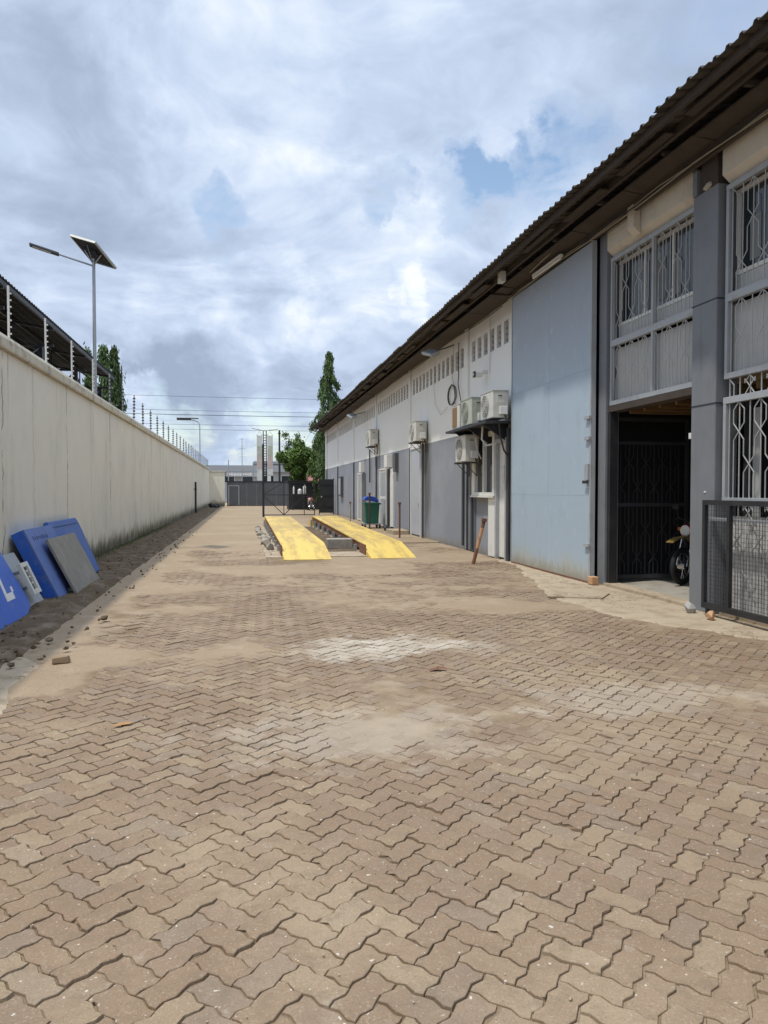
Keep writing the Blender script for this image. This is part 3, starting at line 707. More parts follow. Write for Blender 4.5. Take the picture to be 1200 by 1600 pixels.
for y in np.arange(sy0 + .5, sy1 + .2, 4.2):
    tr = MB(); y = float(min(y, sy1 - .3))
    tr.tube([(0, y, 5.88), (-4.5, y, sz(-4.5) - .2), (-9, y, 5.8)], .045, 4)
    tr.tube([(0, y, 5.45), (-9, y, 5.45)], .045, 4)
    xs_ = np.linspace(-.2, -8.8, 11)
    for a, b in zip(xs_[:-1], xs_[1:]):
        za = 5.45; zb = (sz(b) if b > -4.5 else sz(-4.5) - (abs(b) - 4.5) * .19) - .2
        tr.tube([(a, y, za), (b, y, zb)], .025, 4); tr.tube([(b, y, za), (b, y, zb)], .025, 4)
    tr.build('truss', M_black, sh)
    for x in (-.35, -8.8): MB().box(x - .08, x + .08, y - .08, y + .08, 0, 5.42).build('post', M_black, sh)
for y in np.arange(sy0 + .5, sy1 - 4, 4.2):
    MB().tube([(-.35, y, 5.4), (-.35, y + 2.1, 4.6), (-.35, y + 4.2, 5.4)], .03, 4).build('brace', M_black, sh)
    MB().tube([(-.35, y, 4.55), (-.35, y + 4.2, 4.55)], .04, 4).build('side_rail', M_black, sh)
MB().box(-9.4, -9.3, sy0, sy1, 0, 5.7).build('back_wall', M_shed, sh)

# ------------------------------------------------------------------ trees
def leafmesh(name, P, D, L, Wd, m):
    """P centres, D leaf axis, L length, Wd width -> folded diamond leaves"""
    n = len(P); D = D / np.linalg.norm(D, axis=1, keepdims=True)
    rnd = NP.normal(size=(n, 3)); S = np.cross(D, rnd); S /= np.linalg.norm(S, axis=1, keepdims=True)
    Nn = np.cross(D, S)
    a = P - D * L[:, None] * .5; b = P + S * Wd[:, None] * .5 + Nn * Wd[:, None] * .12; c = P + D * L[:, None] * .5; d = P - S * Wd[:, None] * .5 + Nn * Wd[:, None] * .12
    V = np.stack([a, b, c, d], 1).reshape(-1, 3); i = np.arange(n) * 4
    F = np.stack([i, i + 1, i + 2, i + 3], -1)
    me = bpy.data.meshes.new(name); me.vertices.add(len(V)); me.vertices.foreach_set('co', V.ravel())
    me.loops.add(F.size); me.loops.foreach_set('vertex_index', F.ravel().astype(np.int32))
    me.polygons.add(n); me.polygons.foreach_set('loop_start', np.arange(0, F.size, 4, dtype=np.int32)); me.polygons.foreach_set('loop_total', np.full(n, 4, dtype=np.int32))
    me.update(calc_edges=True); me.materials.append(m); return me
def ashoka(label, loc, h, rad, z0, n, m=M_leaf, group='slender drooping trees', lean=0.):
    t = thing('ashoka_tree', label, 'tree', loc, 0, group)
    MB().tube([(0, 0, 0), (lean * .5, 0, h * .5), (lean, 0, h * .97)], [.13, .09, .02], 8).build('trunk', M_bark, t)
    nb = 90; Pc = []; Dc = []
    ang = NP.uniform(0, 2 * np.pi, nb); hz_ = z0 + (h - z0) * (np.arange(nb) + NP.random(nb)) / nb
    per = n // nb
    br = MB()
    for a, z in zip(ang, hz_):
        f = (z - z0) / (h - z0); r = rad * (.35 + .75 * min(1, f * 3.0)) * (1 - max(0, f - .35) / .65) ** .75 * NP.uniform(.5, 1.3) + .08
        ca, sa = math.cos(a), math.sin(a); cxx = lean * f
        br.tube([(cxx, 0, z), (cxx + ca * r * .6, sa * r * .6, z - r * .25), (cxx + ca * r, sa * r, z - r * .9)], [.02, .014, .006], 3)
        u = NP.random(per) ** .6; drop = u ** 1.6
        x = cxx + ca * r * u + NP.normal(0, .09, per); y_ = sa * r * u + NP.normal(0, .09, per); zz = z - r * (.15 * u + .95 * drop) + NP.normal(0, .12, per)
        Pc.append(np.stack([x, y_, zz], 1)); Dc.append(np.stack([ca * .35 + NP.normal(0, .25, per), sa * .35 + NP.normal(0, .25, per), -1 + NP.normal(0, .2, per)], 1))
    br.build('limbs', M_bark, t)
    P_ = np.vstack(Pc); D_ = np.vstack(Dc); q = len(P_)
    put('crown', leafmesh('crown', P_, D_, NP.uniform(.16, .30, q), NP.uniform(.05, .085, q), m), t)
    return t
def broad_tree(label, loc, h, rx, ry, rz_, zc_, n, m=M_leaf2, group='broad leafy trees', seed=3, clumps=34):
    t = thing('leafy_tree', label, 'tree', loc, 0, group); rn = np.random.default_rng(seed)
    MB().tube([(0, 0, 0), (.1, 0, zc_ * .5), (.05, .1, zc_)], [.18, .13, .09], 8).build('trunk', M_bark, t)
    Pc = []; Dc = []; br = MB()
    for k in range(clumps):
        d = rn.normal(size=3); d /= np.linalg.norm(d); rr = rn.uniform(.45, 1.0)
        c = np.array([d[0] * rx * rr, d[1] * ry * rr, zc_ + d[2] * rz_ * rr]); cr = rn.uniform(.28, .62) * min(rx, rz_) * .62
        br.tube([(0.05, .05, zc_ * .75), tuple(c * .5 + np.array([0, 0, zc_ * .42])), tuple(c)], [.06, .04, .015], 4)
        q = n // clumps; dd = rn.normal(size=(q, 3)); dd /= np.linalg.norm(dd, axis=1, keepdims=True)
        Pc.append(c + dd * (cr * rn.uniform(.35, 1.1, q) ** .6)[:, None]); Dc.append(dd * np.array([1, 1, .35]) + rn.normal(0, .4, (q, 3)) + np.array([0, 0, -.25]))
    br.build('limbs', M_bark, t)
    P_ = np.vstack(Pc); q = len(P_)
    put('crown', leafmesh('crown', P_, np.vstack(Dc), rn.uniform(.14, .28, q), rn.uniform(.07, .14, q), m), t)
    return t
ashoka('tall narrow drooping tree standing behind the far corner of the warehouse roof', (6.35, 57, 0), 12.1, 1.5, 1.5, 26000, lean=.25)
ashoka('drooping tree seen just left of the tall solar lamp pole, behind the shed', (-8.15, 42, 0), 9.0, .55, 1.5, 7000, M_leaf3)
ashoka('drooping tree seen just right of the tall solar lamp pole, behind the shed', (-6.95, 40, 0), 8.85, .72, 1.5, 10000, M_leaf3)
ashoka('short drooping tree at the right edge of the shed, behind the boundary wall', (-6.55, 40.5, 0), 8.9, .5, 1.2, 7000, M_leaf3)
broad_tree('bright green spreading tree in front of the far building, left of the warehouse corner', (4.95, 62.0, 0), 5.6, 2.0, 1.6, 1.75, 3.75, 26000, clumps=48)
broad_tree('bushy green tree touching the far corner of the warehouse', (6.5, 60.0, 0), 6, 1.3, 1.3, 1.9, 4.0, 16000, seed=8)
ft = thing('sapling', 'thin young tree with sparse leaf clumps rising above the spreading green tree', 'tree', (3.9, 64.5, 0))
MB().tube([(0, 0, 0), (.1, 0, 3), (-.2, 0, 5.6), (-.3, 0, 6.3)], [.06, .045, .02, .008], 5).build('trunk', M_bark, ft)
Pp = np.vstack([NP.normal(size=(90, 3)) * .17 + np.array(c) for c in ((-.3, 0, 6.3), (.15, 0, 5.7), (.75, 0, 6.15), (-.1, 0, 5.2), (2.1, .2, 6.9), (2.3, 0, 5.5), (.3, 0, 4.9))])
put('crown', leafmesh('crown', Pp, NP.normal(size=Pp.shape), np.full(len(Pp), .22), np.full(len(Pp), .11), M_leaf), ft)
br = MB()
for c in ((.15, 0, 5.7), (.75, 0, 6.15), (2.1, .2, 6.9), (2.3, 0, 5.5), (.3, 0, 4.9)): br.tube([(.08, 0, 3.2), (c[0] * .6, 0, c[2] * .8), c], [.03, .02, .008], 4)
br.build('limbs', M_bark, ft)

# ------------------------------------------------------------------ far end of the yard
fg = thing('sliding_gate', 'wide dark grey sheet metal gate closing the far end of the yard', 'gate', (0, 73.2, 0))
for k in range(11):
    x0 = -1.55 + k * .95
    MB().box(x0 + .006, x0 + .944, -.03, .03, .06, 2.32).build('panel', M_grey, fg)
MB().box(-1.6, 9.0, -.05, .05, 2.323, 2.44).build('top_rail', M_black, fg)
MB().box(-1.6, 9.0, -.05, .05, 0, .057).build('bottom_rail', M_black, fg)
pd = MB().box(-1.35, -.45, -.07, -.033, .15, 1.95).build('wicket_door', M_grey, fg)
fr = MB()
for a in ((-1.42, -1.352, -.08, -.034, .1, 2.02), (-.448, -.38, -.08, -.034, .1, 2.02), (-1.352, -.448, -.08, -.034, 1.952, 2.02)): fr.box(*a)
fr.build('frame', M_lgrey, pd)
# pale building across the road
fb = thing('roadside_building', 'long low pale grey building with a flat roof band behind the far gate', 'building', (0, 100, 0))
MB().box(-9, 16, 0, 9, 0, 4.0).build('wall', M_farb, fb)
MB().box(-9.4, 16.4, -.5, 9.5, 4.003, 4.85).build('roof_band', M_farr, fb)
for k in range(9):
    wn_ = MB().box(-8 + k * 2.6, -6.3 + k * 2.6, -.04, -.003, 2.5, 3.55).build('window', M_white, fb)
    MB().box(-7.92 + k * 2.6, -6.38 + k * 2.6, -.06, -.043, 2.58, 3.47).build('pane', M_glass, wn_)
sg = MB().box(-2.2, 2.0, -.60, -.503, 3.35, 3.95).build('sign_board', M_farb, fb)
mb = MB(); xx = -2.0
for k in range(9):
    ww = random.uniform(.18, .42); mb.box(xx, xx + ww, -.615, -.602, 3.45 + random.uniform(0, .1), 3.82 + random.uniform(-.08, .05)); xx += ww + .08
mb.build('pale_marks', M_white, sg)
fb2 = thing('distant_building', 'second pale block partly hidden behind the leafy tree and banner mast', 'building', (0, 115, 0))
MB().box(2, 22, 0, 8, 0, 5.6).build('wall', M_farb, fb2)
MB().box(1.6, 22.4, -.4, 8.4, 5.603, 6.0).build('roof_band', M_farr, fb2)
# banner mast
bm_ = thing('banner_mast', 'dark ladder mast carrying two tall printed banners behind the far gate', 'mast', (2.3, 80, 0))
ml = MB()
for dx in (-.16, .16): ml.box(dx - .05, dx + .05, -.05, .05, 0, 7.9)
for k in range(26): ml.box(-.11, .11, -.02, .02, .4 + k * .28, .47 + k * .28)
ml.build('ladder_frame', M_black, bm_)
MB().tube([(-1.35, 0, 8.15), (0, 0, 7.9), (1.4, 0, 8.1)], .035, 4).build('cross_arm', M_black, bm_)
for x0, x1, zb in ((-.85, -.26, 2.6), (.26, .85, 3.2)):
    bn = MB().box(x0, x1, -.03, .0, zb, 7.4).build('banner', M_print, bm_)
    mb = MB().box(x0 + .03, x1 - .03, -.045, -.032, 3.9, 5.1); mb.build('red_print', mat('print_red', (.52, .40, .36), .6, var=.2, dirt=.8, dirtcol=(.55, .54, .5), dscale=2.2), bn)
    MB().box(x0 + .03, x1 - .03, -.045, -.032, 5.15, 6.3).build('olive_print', mat('print_olive', (.42, .44, .34), .6, var=.2, dirt=.8, dirtcol=(.60, .60, .56), dscale=2.2), bn)
    MB().tube([(x0, 0, 7.4), ((x0 + x1) / 2, 0, 7.85), (x1, 0, 7.4)], .025, 4).build('hanger', M_black, bn)
ml2 = MB().box(.25, .62, -.12, -.05, 1.9, 3.1).build('white_board', M_white, bm_)
up_ = thing('utility_pole', 'plain dark pole standing right of the banner mast behind the gate', 'pole', (3.85, 80, 0))
MB().tube([(0, 0, 0), (0, 0, 8)], [.13, .1], 8).build('pole', M_black, up_)
MB().box(-.15, .15, -.2, .2, 7.6, 7.7).build('cap', M_black, up_)
am = thing('antenna_mast', 'very thin pale antenna mast with crossbars left of the banner mast', 'antenna', (-.1, 80, 0))
MB().tube([(0, 0, 0), (0, 0, 7.1)], [.05, .03], 6).build('mast', M_galv, am)
for z in (7.0, 6.0, 5.1): MB().tube([(-.3, 0, z), (.3, 0, z)], .02, 4).build('crossbar', M_galv, am)
for k, (x, h_) in enumerate(((-1.45, 4.6), (1.0, 4.4))):
    tt_ = thing('slim_post', ['slim grey post at the left end of the far gate', 'slim grey post between the antenna mast and the banner mast'][k], 'post', (x, 76, 0), 0, 'slim posts behind the far gate')
    MB().tube([(0, 0, 0), (0, 0, h_)], .045, 6).build('pole', M_galv, tt_); MB().box(-.12, .12, -.12, .12, 0, .04).build('foot', M_galv, tt_)
# overhead lines between two utility poles outside the picture
for k, (x, l_) in enumerate(((-34, 'utility pole far left carrying the overhead lines'), (36, 'utility pole far right carrying the overhead lines'))):
    t = thing('power_pole', l_, 'pole', (x, 66, 0), 0, 'poles of the overhead lines')
    MB().tube([(0, 0, 0), (0, 0, 10.6)], [.17, .11], 8).build('pole', M_bark, t); MB().box(-.06, .06, -1.1, 1.1, 10.0, 10.15).build('crossarm', M_bark, t)
for k, (z, y, l_) in enumerate(((10.05, 65.2, 'topmost overhead power line crossing the sky beyond the yard'), (8.95, 66, 'second overhead power line from the top, beyond the yard'),
                         (8.6, 66.3, 'thicker third overhead cable crossing beyond the yard'), (7.75, 66.2, 'overhead cable just above the lowest one beyond the yard'), (7.35, 66.4, 'lowest overhead cable crossing beyond the yard'))):
    pts = [(x, y, z - .5 * (1 - (x / 35) ** 2)) for x in np.linspace(-34, 36, 24)]
    mb = MB().tube(pts, .030 if k == 2 else .017, 4); tag(mb.build('power_line', M_pipe), l_, 'cable', 'overhead lines beyond the yard')
# open black frame gate
og = thing('frame_gate', 'open black tubular gate leaf with diagonal braces at the far end of the yellow decks', 'gate', (1.14, 43.0, 0))
MB().box(-.06, .06, -.06, .06, 0, 4.2).build('gate_post', M_black, og)
for nm, a, b, r in (('bottom_rail', (0, 0, .12), (2.95, 0, .12), .035), ('top_rail', (0, 0, 2.0), (2.95, 0, 2.0), .03), ('middle_rail', (0, 0, 1.28), (2.95, 0, 1.28), .03), ('upright', (1.17, 0, .12), (1.17, 0, 2.0), .03),
                    ('upright', (2.35, 0, .12), (2.35, 0, 2.0), .03), ('upright', (2.95, 0, .12), (2.95, 0, 2.0), .035), ('brace', (.05, 0, 1.2), (1.15, 0, .15), .03), ('brace', (1.2, 0, .15), (2.3, 0, 1.2), .03), ('brace', (.05, 0, 1.34), (1.15, 0, 2.0), .025)):
    MB().tube([a, b], r, 4).build(nm, M_black, og)
bg_ = thing('steel_gate_leaf', 'solid black gate leaf standing open beside the far warehouse corner', 'gate', (4.75, 46.5, 0))
MB().box(0, .85, -.03, .03, .12, 2.25).build('sheet', M_blackdoor, bg_, bevel=.005)
for x in (-.05, .853): MB().box(x, x + .047, -.04, .04, 0, 2.3).build('upright', M_black, bg_)
for z in (.5, 1.2, 1.9): MB().box(0, .85, -.05, -.031, z, z + .05).build('rail', M_black, bg_)
MB().tube([(.1, -.06, 1.15), (.1, -.12, 1.15)], .06, 8).build('lock', M_chrome, bg_)
hut = thing('guard_hut', 'black walled hut with a small faded red roof under the trees at the far right', 'hut', (3.75, 59, 0))
MB().box(-.2, 3.0, 0, 2.4, 0, 2.25).build('wall', M_blackdoor, hut)
MB().prism([(-.45, 2.25), (-.45, 2.33), (1.2, 2.85), (2.8, 2.85), (2.8, 2.25)], 'x', 1.35, 3.1).build('roof', M_pink, hut)
MB().box(.3, 1.1, -.05, -.003, .1, 2.0).build('door', M_black, hut)
MB().box(-.3, 1.3, -.2, 2.5, 2.253, 2.32).build('side_roof', M_black, hut)
# table with pale containers in front of the hut
tb = thing('table', 'small dark table in front of the black hut carrying pale white containers', 'table', (3.72, 57.2, 0))
MB().box(0, 1.2, -.3, .3, 1.22, 1.27).build('table_top', M_black, tb)
for x, y in ((.05, -.25), (1.15, -.25), (.05, .25), (1.15, .25)): MB().box(x - .03, x + .03, y - .03, y + .03, 0, 1.217).build('leg', M_black, tb)
for x, h_, r, l_ in ((.12, .62, .07, 'tall thin white container at the left end of the dark table'), (.58, .42, .16, 'round pale white container in the middle of the dark table'), (.95, .72, .13, 'large white container at the right end of the dark table')):
    cn = thing('white_container', l_, 'container', (3.72 + x, 57.2, 1.27), 0, 'white containers on the dark table')
    MB().tube([(0, 0, 0), (0, 0, h_ * .7), (0, 0, h_ * .85), (0, 0, h_ * .86)], [r, r, r * .6, r * .35], 12).build('body', M_white, cn, smooth=False)
    MB().tube([(0, 0, h_ * .86), (0, 0, h_)], r * .4, 10).build('cap', M_white, cn)

# ------------------------------------------------------------------ motorcycles
def wheel(parent, x, r):
    wl = MB(); seg = 28
    def ring(mb, R0, r0, n=8):
        b = len(mb.v)
        for i in range(seg):
            a = 2 * math.pi * i / seg
            for k in range(n):
                t = 2 * math.pi * k / n; q = R0 + r0 * math.cos(t); mb.v.append((x + q * math.cos(a), r0 * .9 * math.sin(t), r + q * math.sin(a)))
        for i in range(seg):
            for k in range(n):
                i2 = (i + 1) % seg; k2 = (k + 1) % n; mb.f.append((b + i * n + k, b + i * n + k2, b + i2 * n + k2, b + i2 * n + k))
    ring(wl, r - .045, .045); wo = wl.build('wheel', M_rubber, parent, smooth=True)
    rm = MB(); ring(rm, r - .09, .016, 6); rm.build('rim', M_chrome, wo, smooth=True)
    sp_ = MB()
    for k in range(16):
        a = 2 * math.pi * k / 16; sp_.tube([(x, .02 * (-1) ** k, r), (x + (r - .09) * math.cos(a + .15), 0, r + (r - .09) * math.sin(a + .15))], .003, 3)
    sp_.tube([(x, -.06, r), (x, .06, r)], .05, 10); sp_.build('spokes', M_chrome, wo)
    return wo
def motorcycle(label, loc, rz):
    t = thing('motorcycle', label, 'motorcycle', loc, rz, 'motorcycles')
    wheel(t, .63, .30); wheel(t, -.62, .30)
    fk = MB()
    for s in (-.09, .09): fk.tube([(.63, s, .30), (.42, s, .92)], .022, 8)
    fk.box(.36, .46, -.11, .11, .88, .93); fk.build('fork', M_chrome, t)
    MB().prism([(.98, .70), (.80, .76), (.50, .78), (.36, .70), (.36, .675), (.50, .755), (.80, .735), (.98, .68)], 'y', -.065, .065).build('front_mudguard', M_bikey, t, bevel=.008)
    hb = MB().tube([(.30, -.36, 1.02), (.36, -.22, 1.05), (.40, 0, .96), (.36, .22, 1.05), (.30, .36, 1.02)], .013, 8); hb.build('handlebar', M_black, t)
    for s in (-1, 1):
        mi = MB().tube([(.35, .24 * s, 1.05), (.36, .30 * s, 1.20)], .006, 5); mi.box(.35, .365, .24 * s - .0 if s > 0 else -.36, .36 if s > 0 else -.24, 1.19, 1.27); mi.build('mirror', M_black, t)
        ind = MB().tube([(.44, .11 * s, .88), (.44, .19 * s, .88)], .03, 8); ind.build('indicator', mat('amber_lens', (.5, .17, .02), .3, var=.1, bump=0), t)
    hl = MB().tube([(.43, 0, .86), (.52, 0, .86), (.56, 0, .86)], [.05, .095, .095], 14); ho = hl.build('headlight', M_bikered, t)
    MB().tube([(.561, 0, .86), (.575, 0, .86)], [.088, .07], 14).build('lens', M_lampw, ho)
    pr = [(.36, .80), (.40, .90), (.28, 1.0), (.02, .98), (-.1, .86), (-.08, .74), (.25, .70)]
    MB().prism(pr, 'y', -.13, .13).build('fuel_tank', M_bikered, t, bevel=.04)
    MB().prism([(-.10, .78), (-.08, .86), (-.3, .84), (-.72, .90), (-.74, .84), (-.5, .78)], 'y', -.12, .12).build('seat', M_rubber, t, bevel=.03)
    MB().prism([(-.30, .60), (-.25, .78), (-.70, .82), (-.85, .70), (-.6, .62)], 'y', -.10, .10).build('side_cover', M_bikered, t, bevel=.03)
    en = MB().box(-.12, .26, -.11, .11, .25, .46); en.tube([(.10, 0, .42), (.16, 0, .68)], .09, 10)
    for k in range(5): en.box(.02, .25, -.10, .10, .47 + k * .04, .48 + k * .04)
    en.build('engine', M_galv, t)
    fr_ = MB().tube([(.42, 0, .84), (.25, 0, .30), (-.2, 0, .26), (-.62, 0, .30)], .02, 6); fr_.tube([(.38, 0, .9), (-.1, 0, .76), (-.75, 0, .80)], .02, 6)
    for s in (-.1, .1): fr_.tube([(-.62, s, .30), (-.50, s, .74)], .022, 6)
    fr_.build('frame', M_black, t)
    MB().tube([(.16, -.1, .5), (.24, -.13, .3), (-.1, -.15, .25), (-.75, -.17, .33)], [.02, .02, .025, .04], 8).build('exhaust', M_chrome, t)
    MB().prism([(-.62, .62), (-.85, .60), (-.98, .38), (-.94, .36), (-.80, .55), (-.62, .58)], 'y', -.06, .06).build('rear_mudguard', M_black, t)
    MB().tube([(-.1, .1, .28), (-.15, .18, .02)], .01, 5).build('side_stand', M_chrome, t)
    return t
motorcycle('red motorcycle parked inside the dark doorway, its front wheel showing beside the grey column', (7.38, 10.78, .05), R(205))
motorcycle('red motorcycle parked in front of the black hut at the far end', (5.1, 56.2, .02), R(-110))

# ------------------------------------------------------------------ weighbridge
wb = thing('weighbridge', 'two long yellow steel weighbridge decks with sloping ramps in the yard', 'weighbridge', (0, 0, 0))
def deckz(y): return .27 + (.46 - .27) * (y - 18.0) / 13.0
for xl, xr in ((.88, 1.94), (2.84, 3.88)):
    MB().poly([(xl, 16.35, .012), (xr, 16.35, .012), (xr, 17.2, .15), (xl, 17.2, .15), (xr, 18.0, .27), (xl, 18.0, .27),
               (xl, 16.35, -.03), (xr, 16.35, -.03), (xr, 18.0, -.03), (xl, 18.0, -.03)],
              [(0, 1, 2, 3), (3, 2, 4, 5), (6, 7, 1, 0), (7, 8, 4, 2, 1), (9, 6, 0, 3, 5), (8, 9, 5, 4)]).build('ramp', M_deck, wb)
    MB().box(xl - .022, xl - .001, 17.1, 18.0, .03, .262).build('ramp_side', M_rust, wb)
    ya = 18.006
    for k in range(6):
        yb = ya + 2.16
        MB().poly([(xl, ya, deckz(ya)), (xr, ya, deckz(ya)), (xr, yb - .006, deckz(yb)), (xl, yb - .006, deckz(yb)),
                   (xl, ya, deckz(ya) - .03), (xr, ya, deckz(ya) - .03), (xr, yb - .006, deckz(yb) - .03), (xl, yb - .006, deckz(yb) - .03)],
                  [(0, 1, 2, 3), (4, 7, 6, 5), (0, 4, 5, 1), (1, 5, 6, 2), (2, 6, 7, 3), (3, 7, 4, 0)]).build('deck_plate', M_deck, wb)
        ya = yb
    MB().poly([(xl, 30.98, .45), (xr, 30.98, .45), (xr, 33.4, .03), (xl, 33.4, .03), (xl, 30.98, -.02), (xr, 30.98, -.02), (xr, 33.4, -.02), (xl, 33.4, -.02)],
              [(0, 1, 2, 3), (0, 4, 5, 1), (1, 5, 6, 2), (2, 6, 7, 3), (3, 7, 4, 0)]).build('ramp', M_deck, wb)
    for x in (xl + .02, xr - .08):
        gd = MB()
        gd.poly([(x, 18.01, .10), (x + .06, 18.01, .10), (x + .06, 30.9, .25), (x, 30.9, .25), (x, 18.01, .235), (x + .06, 18.01, .235), (x + .06, 30.9, .42), (x, 30.9, .42)],
                [(3, 2, 1, 0), (4, 5, 6, 7), (0, 1, 5, 4), (1, 2, 6, 5), (2, 3, 7, 6), (3, 0, 4, 7)])
        gd.build('girder', M_rust, wb)
    for y in np.arange(18.3, 30.9, 1.55):
        MB().box(xl + .06, xr - .1, y, y + .28, 0, .09 + (y - 18) * .011).build('support_block', M_conc2, wb, bevel=.01)
    for y in np.arange(18.25, 30.9, 1.55): # load cells and brackets seen along the inner edge
        MB().box(xl - .05, xl + .015, y + .35, y + .55, .02, .16 + (y - 18) * .011).build('bracket', M_galv, wb)
MB().box(.50, 4.02, 16.9, 31.5, -.02, .022).build('foundation', M_conc, wb)
MB().box(1.965, 2.815, 18.2, 31.0, .0225, .03).build('pit_floor', M_dirt, wb)
tag(MB().box(2.14, 2.80, 19.0, 19.45, .03, .28).build('concrete_block', M_conc2, bevel=.012), 'squat concrete block lying between the two yellow decks', 'block')
# broken concrete lumps along the left deck
gl = 'broken concrete lumps beside the left deck'
descr = ['largest broken concrete lump at the near end of the left yellow deck', 'second broken concrete lump along the left yellow deck', 'third broken concrete lump along the left yellow deck', 'fourth broken concrete lump along the left yellow deck',
         'fifth broken concrete lump along the left yellow deck', 'sixth broken concrete lump along the left yellow deck', 'seventh broken concrete lump along the left yellow deck', 'eighth broken concrete lump along the left yellow deck',
         'ninth broken concrete lump along the left yellow deck', 'farthest broken concrete lump along the left yellow deck']
for k in range(10):
    mb = MB(); y = 19.0 + k * 1.05 + random.uniform(-.15, .15); r = .19 - k * .006
    rock(mb, (.66 - .018 * k + random.uniform(-.04, .04), y, .10), r, 70 + k)
    tag(mb.build('concrete_lump', M_conc2, bevel=.015), descr[k], 'concrete lump', gl)
mb = MB()
for q in range(110): rock(mb, (random.gauss(.68, .09), random.uniform(17.6, 31.0), .025), random.uniform(.012, .04), 300 + q)
mb.build('rubble', M_conc2, kind='stuff')

# ------------------------------------------------------------------ leaning boards by the left wall
def lean_board(name, label, cat, bx, by0, by1, tx, tz, th, m, side=None, dy_top=0., group=None):
    """rectangular board, foot on the ground at x=bx from by0 to by1, top edge at (tx, tz); dy_top shifts the top along the wall"""
    t = thing(name, label, cat, (bx, (by0 + by1) / 2, .02), 0, group)
    u = Vector((0, 1, 0)); v = Vector((tx - bx, dy_top, tz)); n = Vector((tz, 0, bx - tx)).normalized()
    hw = (by1 - by0) / 2
    def P(a, b, c): return u * (a * hw) + v * b + n * c
    return t, P
def slab_from(P, a0, a1, b0, b1, c0, c1, mb=None):
    mb = mb or MB()
    return mb.poly([P(a0, b0, c0), P(a1, b0, c0), P(a1, b1, c0), P(a0, b1, c0), P(a0, b0, c1), P(a1, b0, c1), P(a1, b1, c1), P(a0, b1, c1)],
                   [(3, 2, 1, 0), (4, 5, 6, 7), (0, 1, 5, 4), (1, 2, 6, 5), (2, 3, 7, 6), (3, 0, 4, 7)])
# nearest: bright blue sign sheet
t, P = lean_board('blue_sign_board', 'bright blue sign board with a white letter leaning on the wall, nearest blue board', 'sign', -2.62, 7.55, 9.85, -3.12, .98, .02, M_blue, dy_top=.35)
mb = MB()
ol = [(-1, 0), (.80, 0), (.98, .06), (1.0, .16), (.72, .93), (.64, 1.0), (-1, 1.0)]
n = len(ol); mb.poly([P(a, b, 0) for a, b in ol] + [P(a, b, .035) for a, b in ol], [tuple(range(n))[::-1], tuple(range(n, 2 * n))] + [(i, (i + 1) % n, n + (i + 1) % n, n + i) for i in range(n)])
mb.build('sheet', M_blue, t, bevel=.008)
def glyph(P, strokes, c, m, parent, name='letter'):
    mb = MB()
    for a0, a1, b0, b1 in strokes: slab_from(P, a0, a1, b0, b1, c, c + .003, mb)
    return mb.build(name, m, parent)
glyph(P, [(.36, .62, .22, .30), (.36, .43, .302, .56), (.60, .655, .30, .36)], .0355, M_white, t)
MB().tube([P(.55, .84, .034), P(.55, .84, .040)], .022, 8).build('hole', M_black, t)
# grey panel and pale frame behind it
t, P = lean_board('grey_casing', 'flat grey casing leaning between the bright blue sign and the faded blue tray', 'casing', -2.74, 9.75, 10.75, -3.12, .66, .04, M_lgrey)
slab_from(P, -1, 1, 0, 1, 0, .06).build('body', M_lgrey, t, bevel=.01)
for b in (.3, .6): slab_from(P, -.7, .7, b, b + .05, .061, .066).build('groove', M_grey, t)
t, P = lean_board('vent_frame', 'small pale slotted frame resting on the grey casing between the blue boards', 'frame', -2.66, 10.02, 10.36, -2.84, .40, .04, M_plas)
t.location.z = .20; mb = MB()
for a in ((-1, -.55, 0, 1), (.5, 1, 0, 1), (-.55, .5, 0, .14), (-.55, .5, .86, 1)): slab_from(P, *a, 0, .05, mb)
mb.build('surround', M_plas, t, bevel=.004)
slab_from(P, -.55, .5, .14, .86, .004, .012).build('backing', M_grey, t)
for b in (.32, .52, .70): slab_from(P, -.2, .15, b, b + .05, .02, .045).build('slot_bar', M_plas, t)
# faded blue tray
t, P = lean_board('blue_tray', 'faded blue steel tray with dark blue side leaning on the wall, middle blue board', 'tray', -2.57, 10.98, 12.5, -3.03, .97, .02, M_bluef)
slab_from(P, -1, 1, 0, 1, 0, .03).build('face', M_bluef, t, bevel=.006)
slab_from(P, -1.0, -.955, 0, 1, -.16, -.001).build('side', M_blue, t, bevel=.004)
slab_from(P, .955, 1.0, 0, 1, -.16, -.001).build('side', M_blue, t, bevel=.004)
slab_from(P, -.95, .95, .96, 1, -.16, -.001).build('top_side', M_blue, t, bevel=.004)
mb = MB()
for k in range(9): slab_from(P, -.72 + k * .12, -.67 + k * .12 + random.uniform(0, .03), .83 + random.uniform(-.01, .02), .86 + random.uniform(0, .03), .0305, .032, mb)
mb.build('faded_marks', mat('faded_mark', (.05, .07, .16), .8, var=.2), t)
# second blue tray behind
t, P = lean_board('blue_tray', 'mid blue steel tray with rounded corner leaning on the wall, farthest of the blue boards', 'tray', -2.72, 12.45, 14.55, -3.13, 1.0, .02, M_bluem)
ol = [(-1, 0), (1, 0), (1, .82), (.97, .93), (.90, 1.0), (-1, 1.0)]; n = len(ol); mb = MB()
mb.poly([P(a, b, 0) for a, b in ol] + [P(a, b, .08) for a, b in ol], [tuple(range(n))[::-1], tuple(range(n, 2 * n))] + [(i, (i + 1) % n, n + (i + 1) % n, n + i) for i in range(n)])
mb.build('face', M_bluem, t, bevel=.02)
slab_from(P, -.9, .88, .90, .93, .081, .095).build('ridge', M_bluem, t)
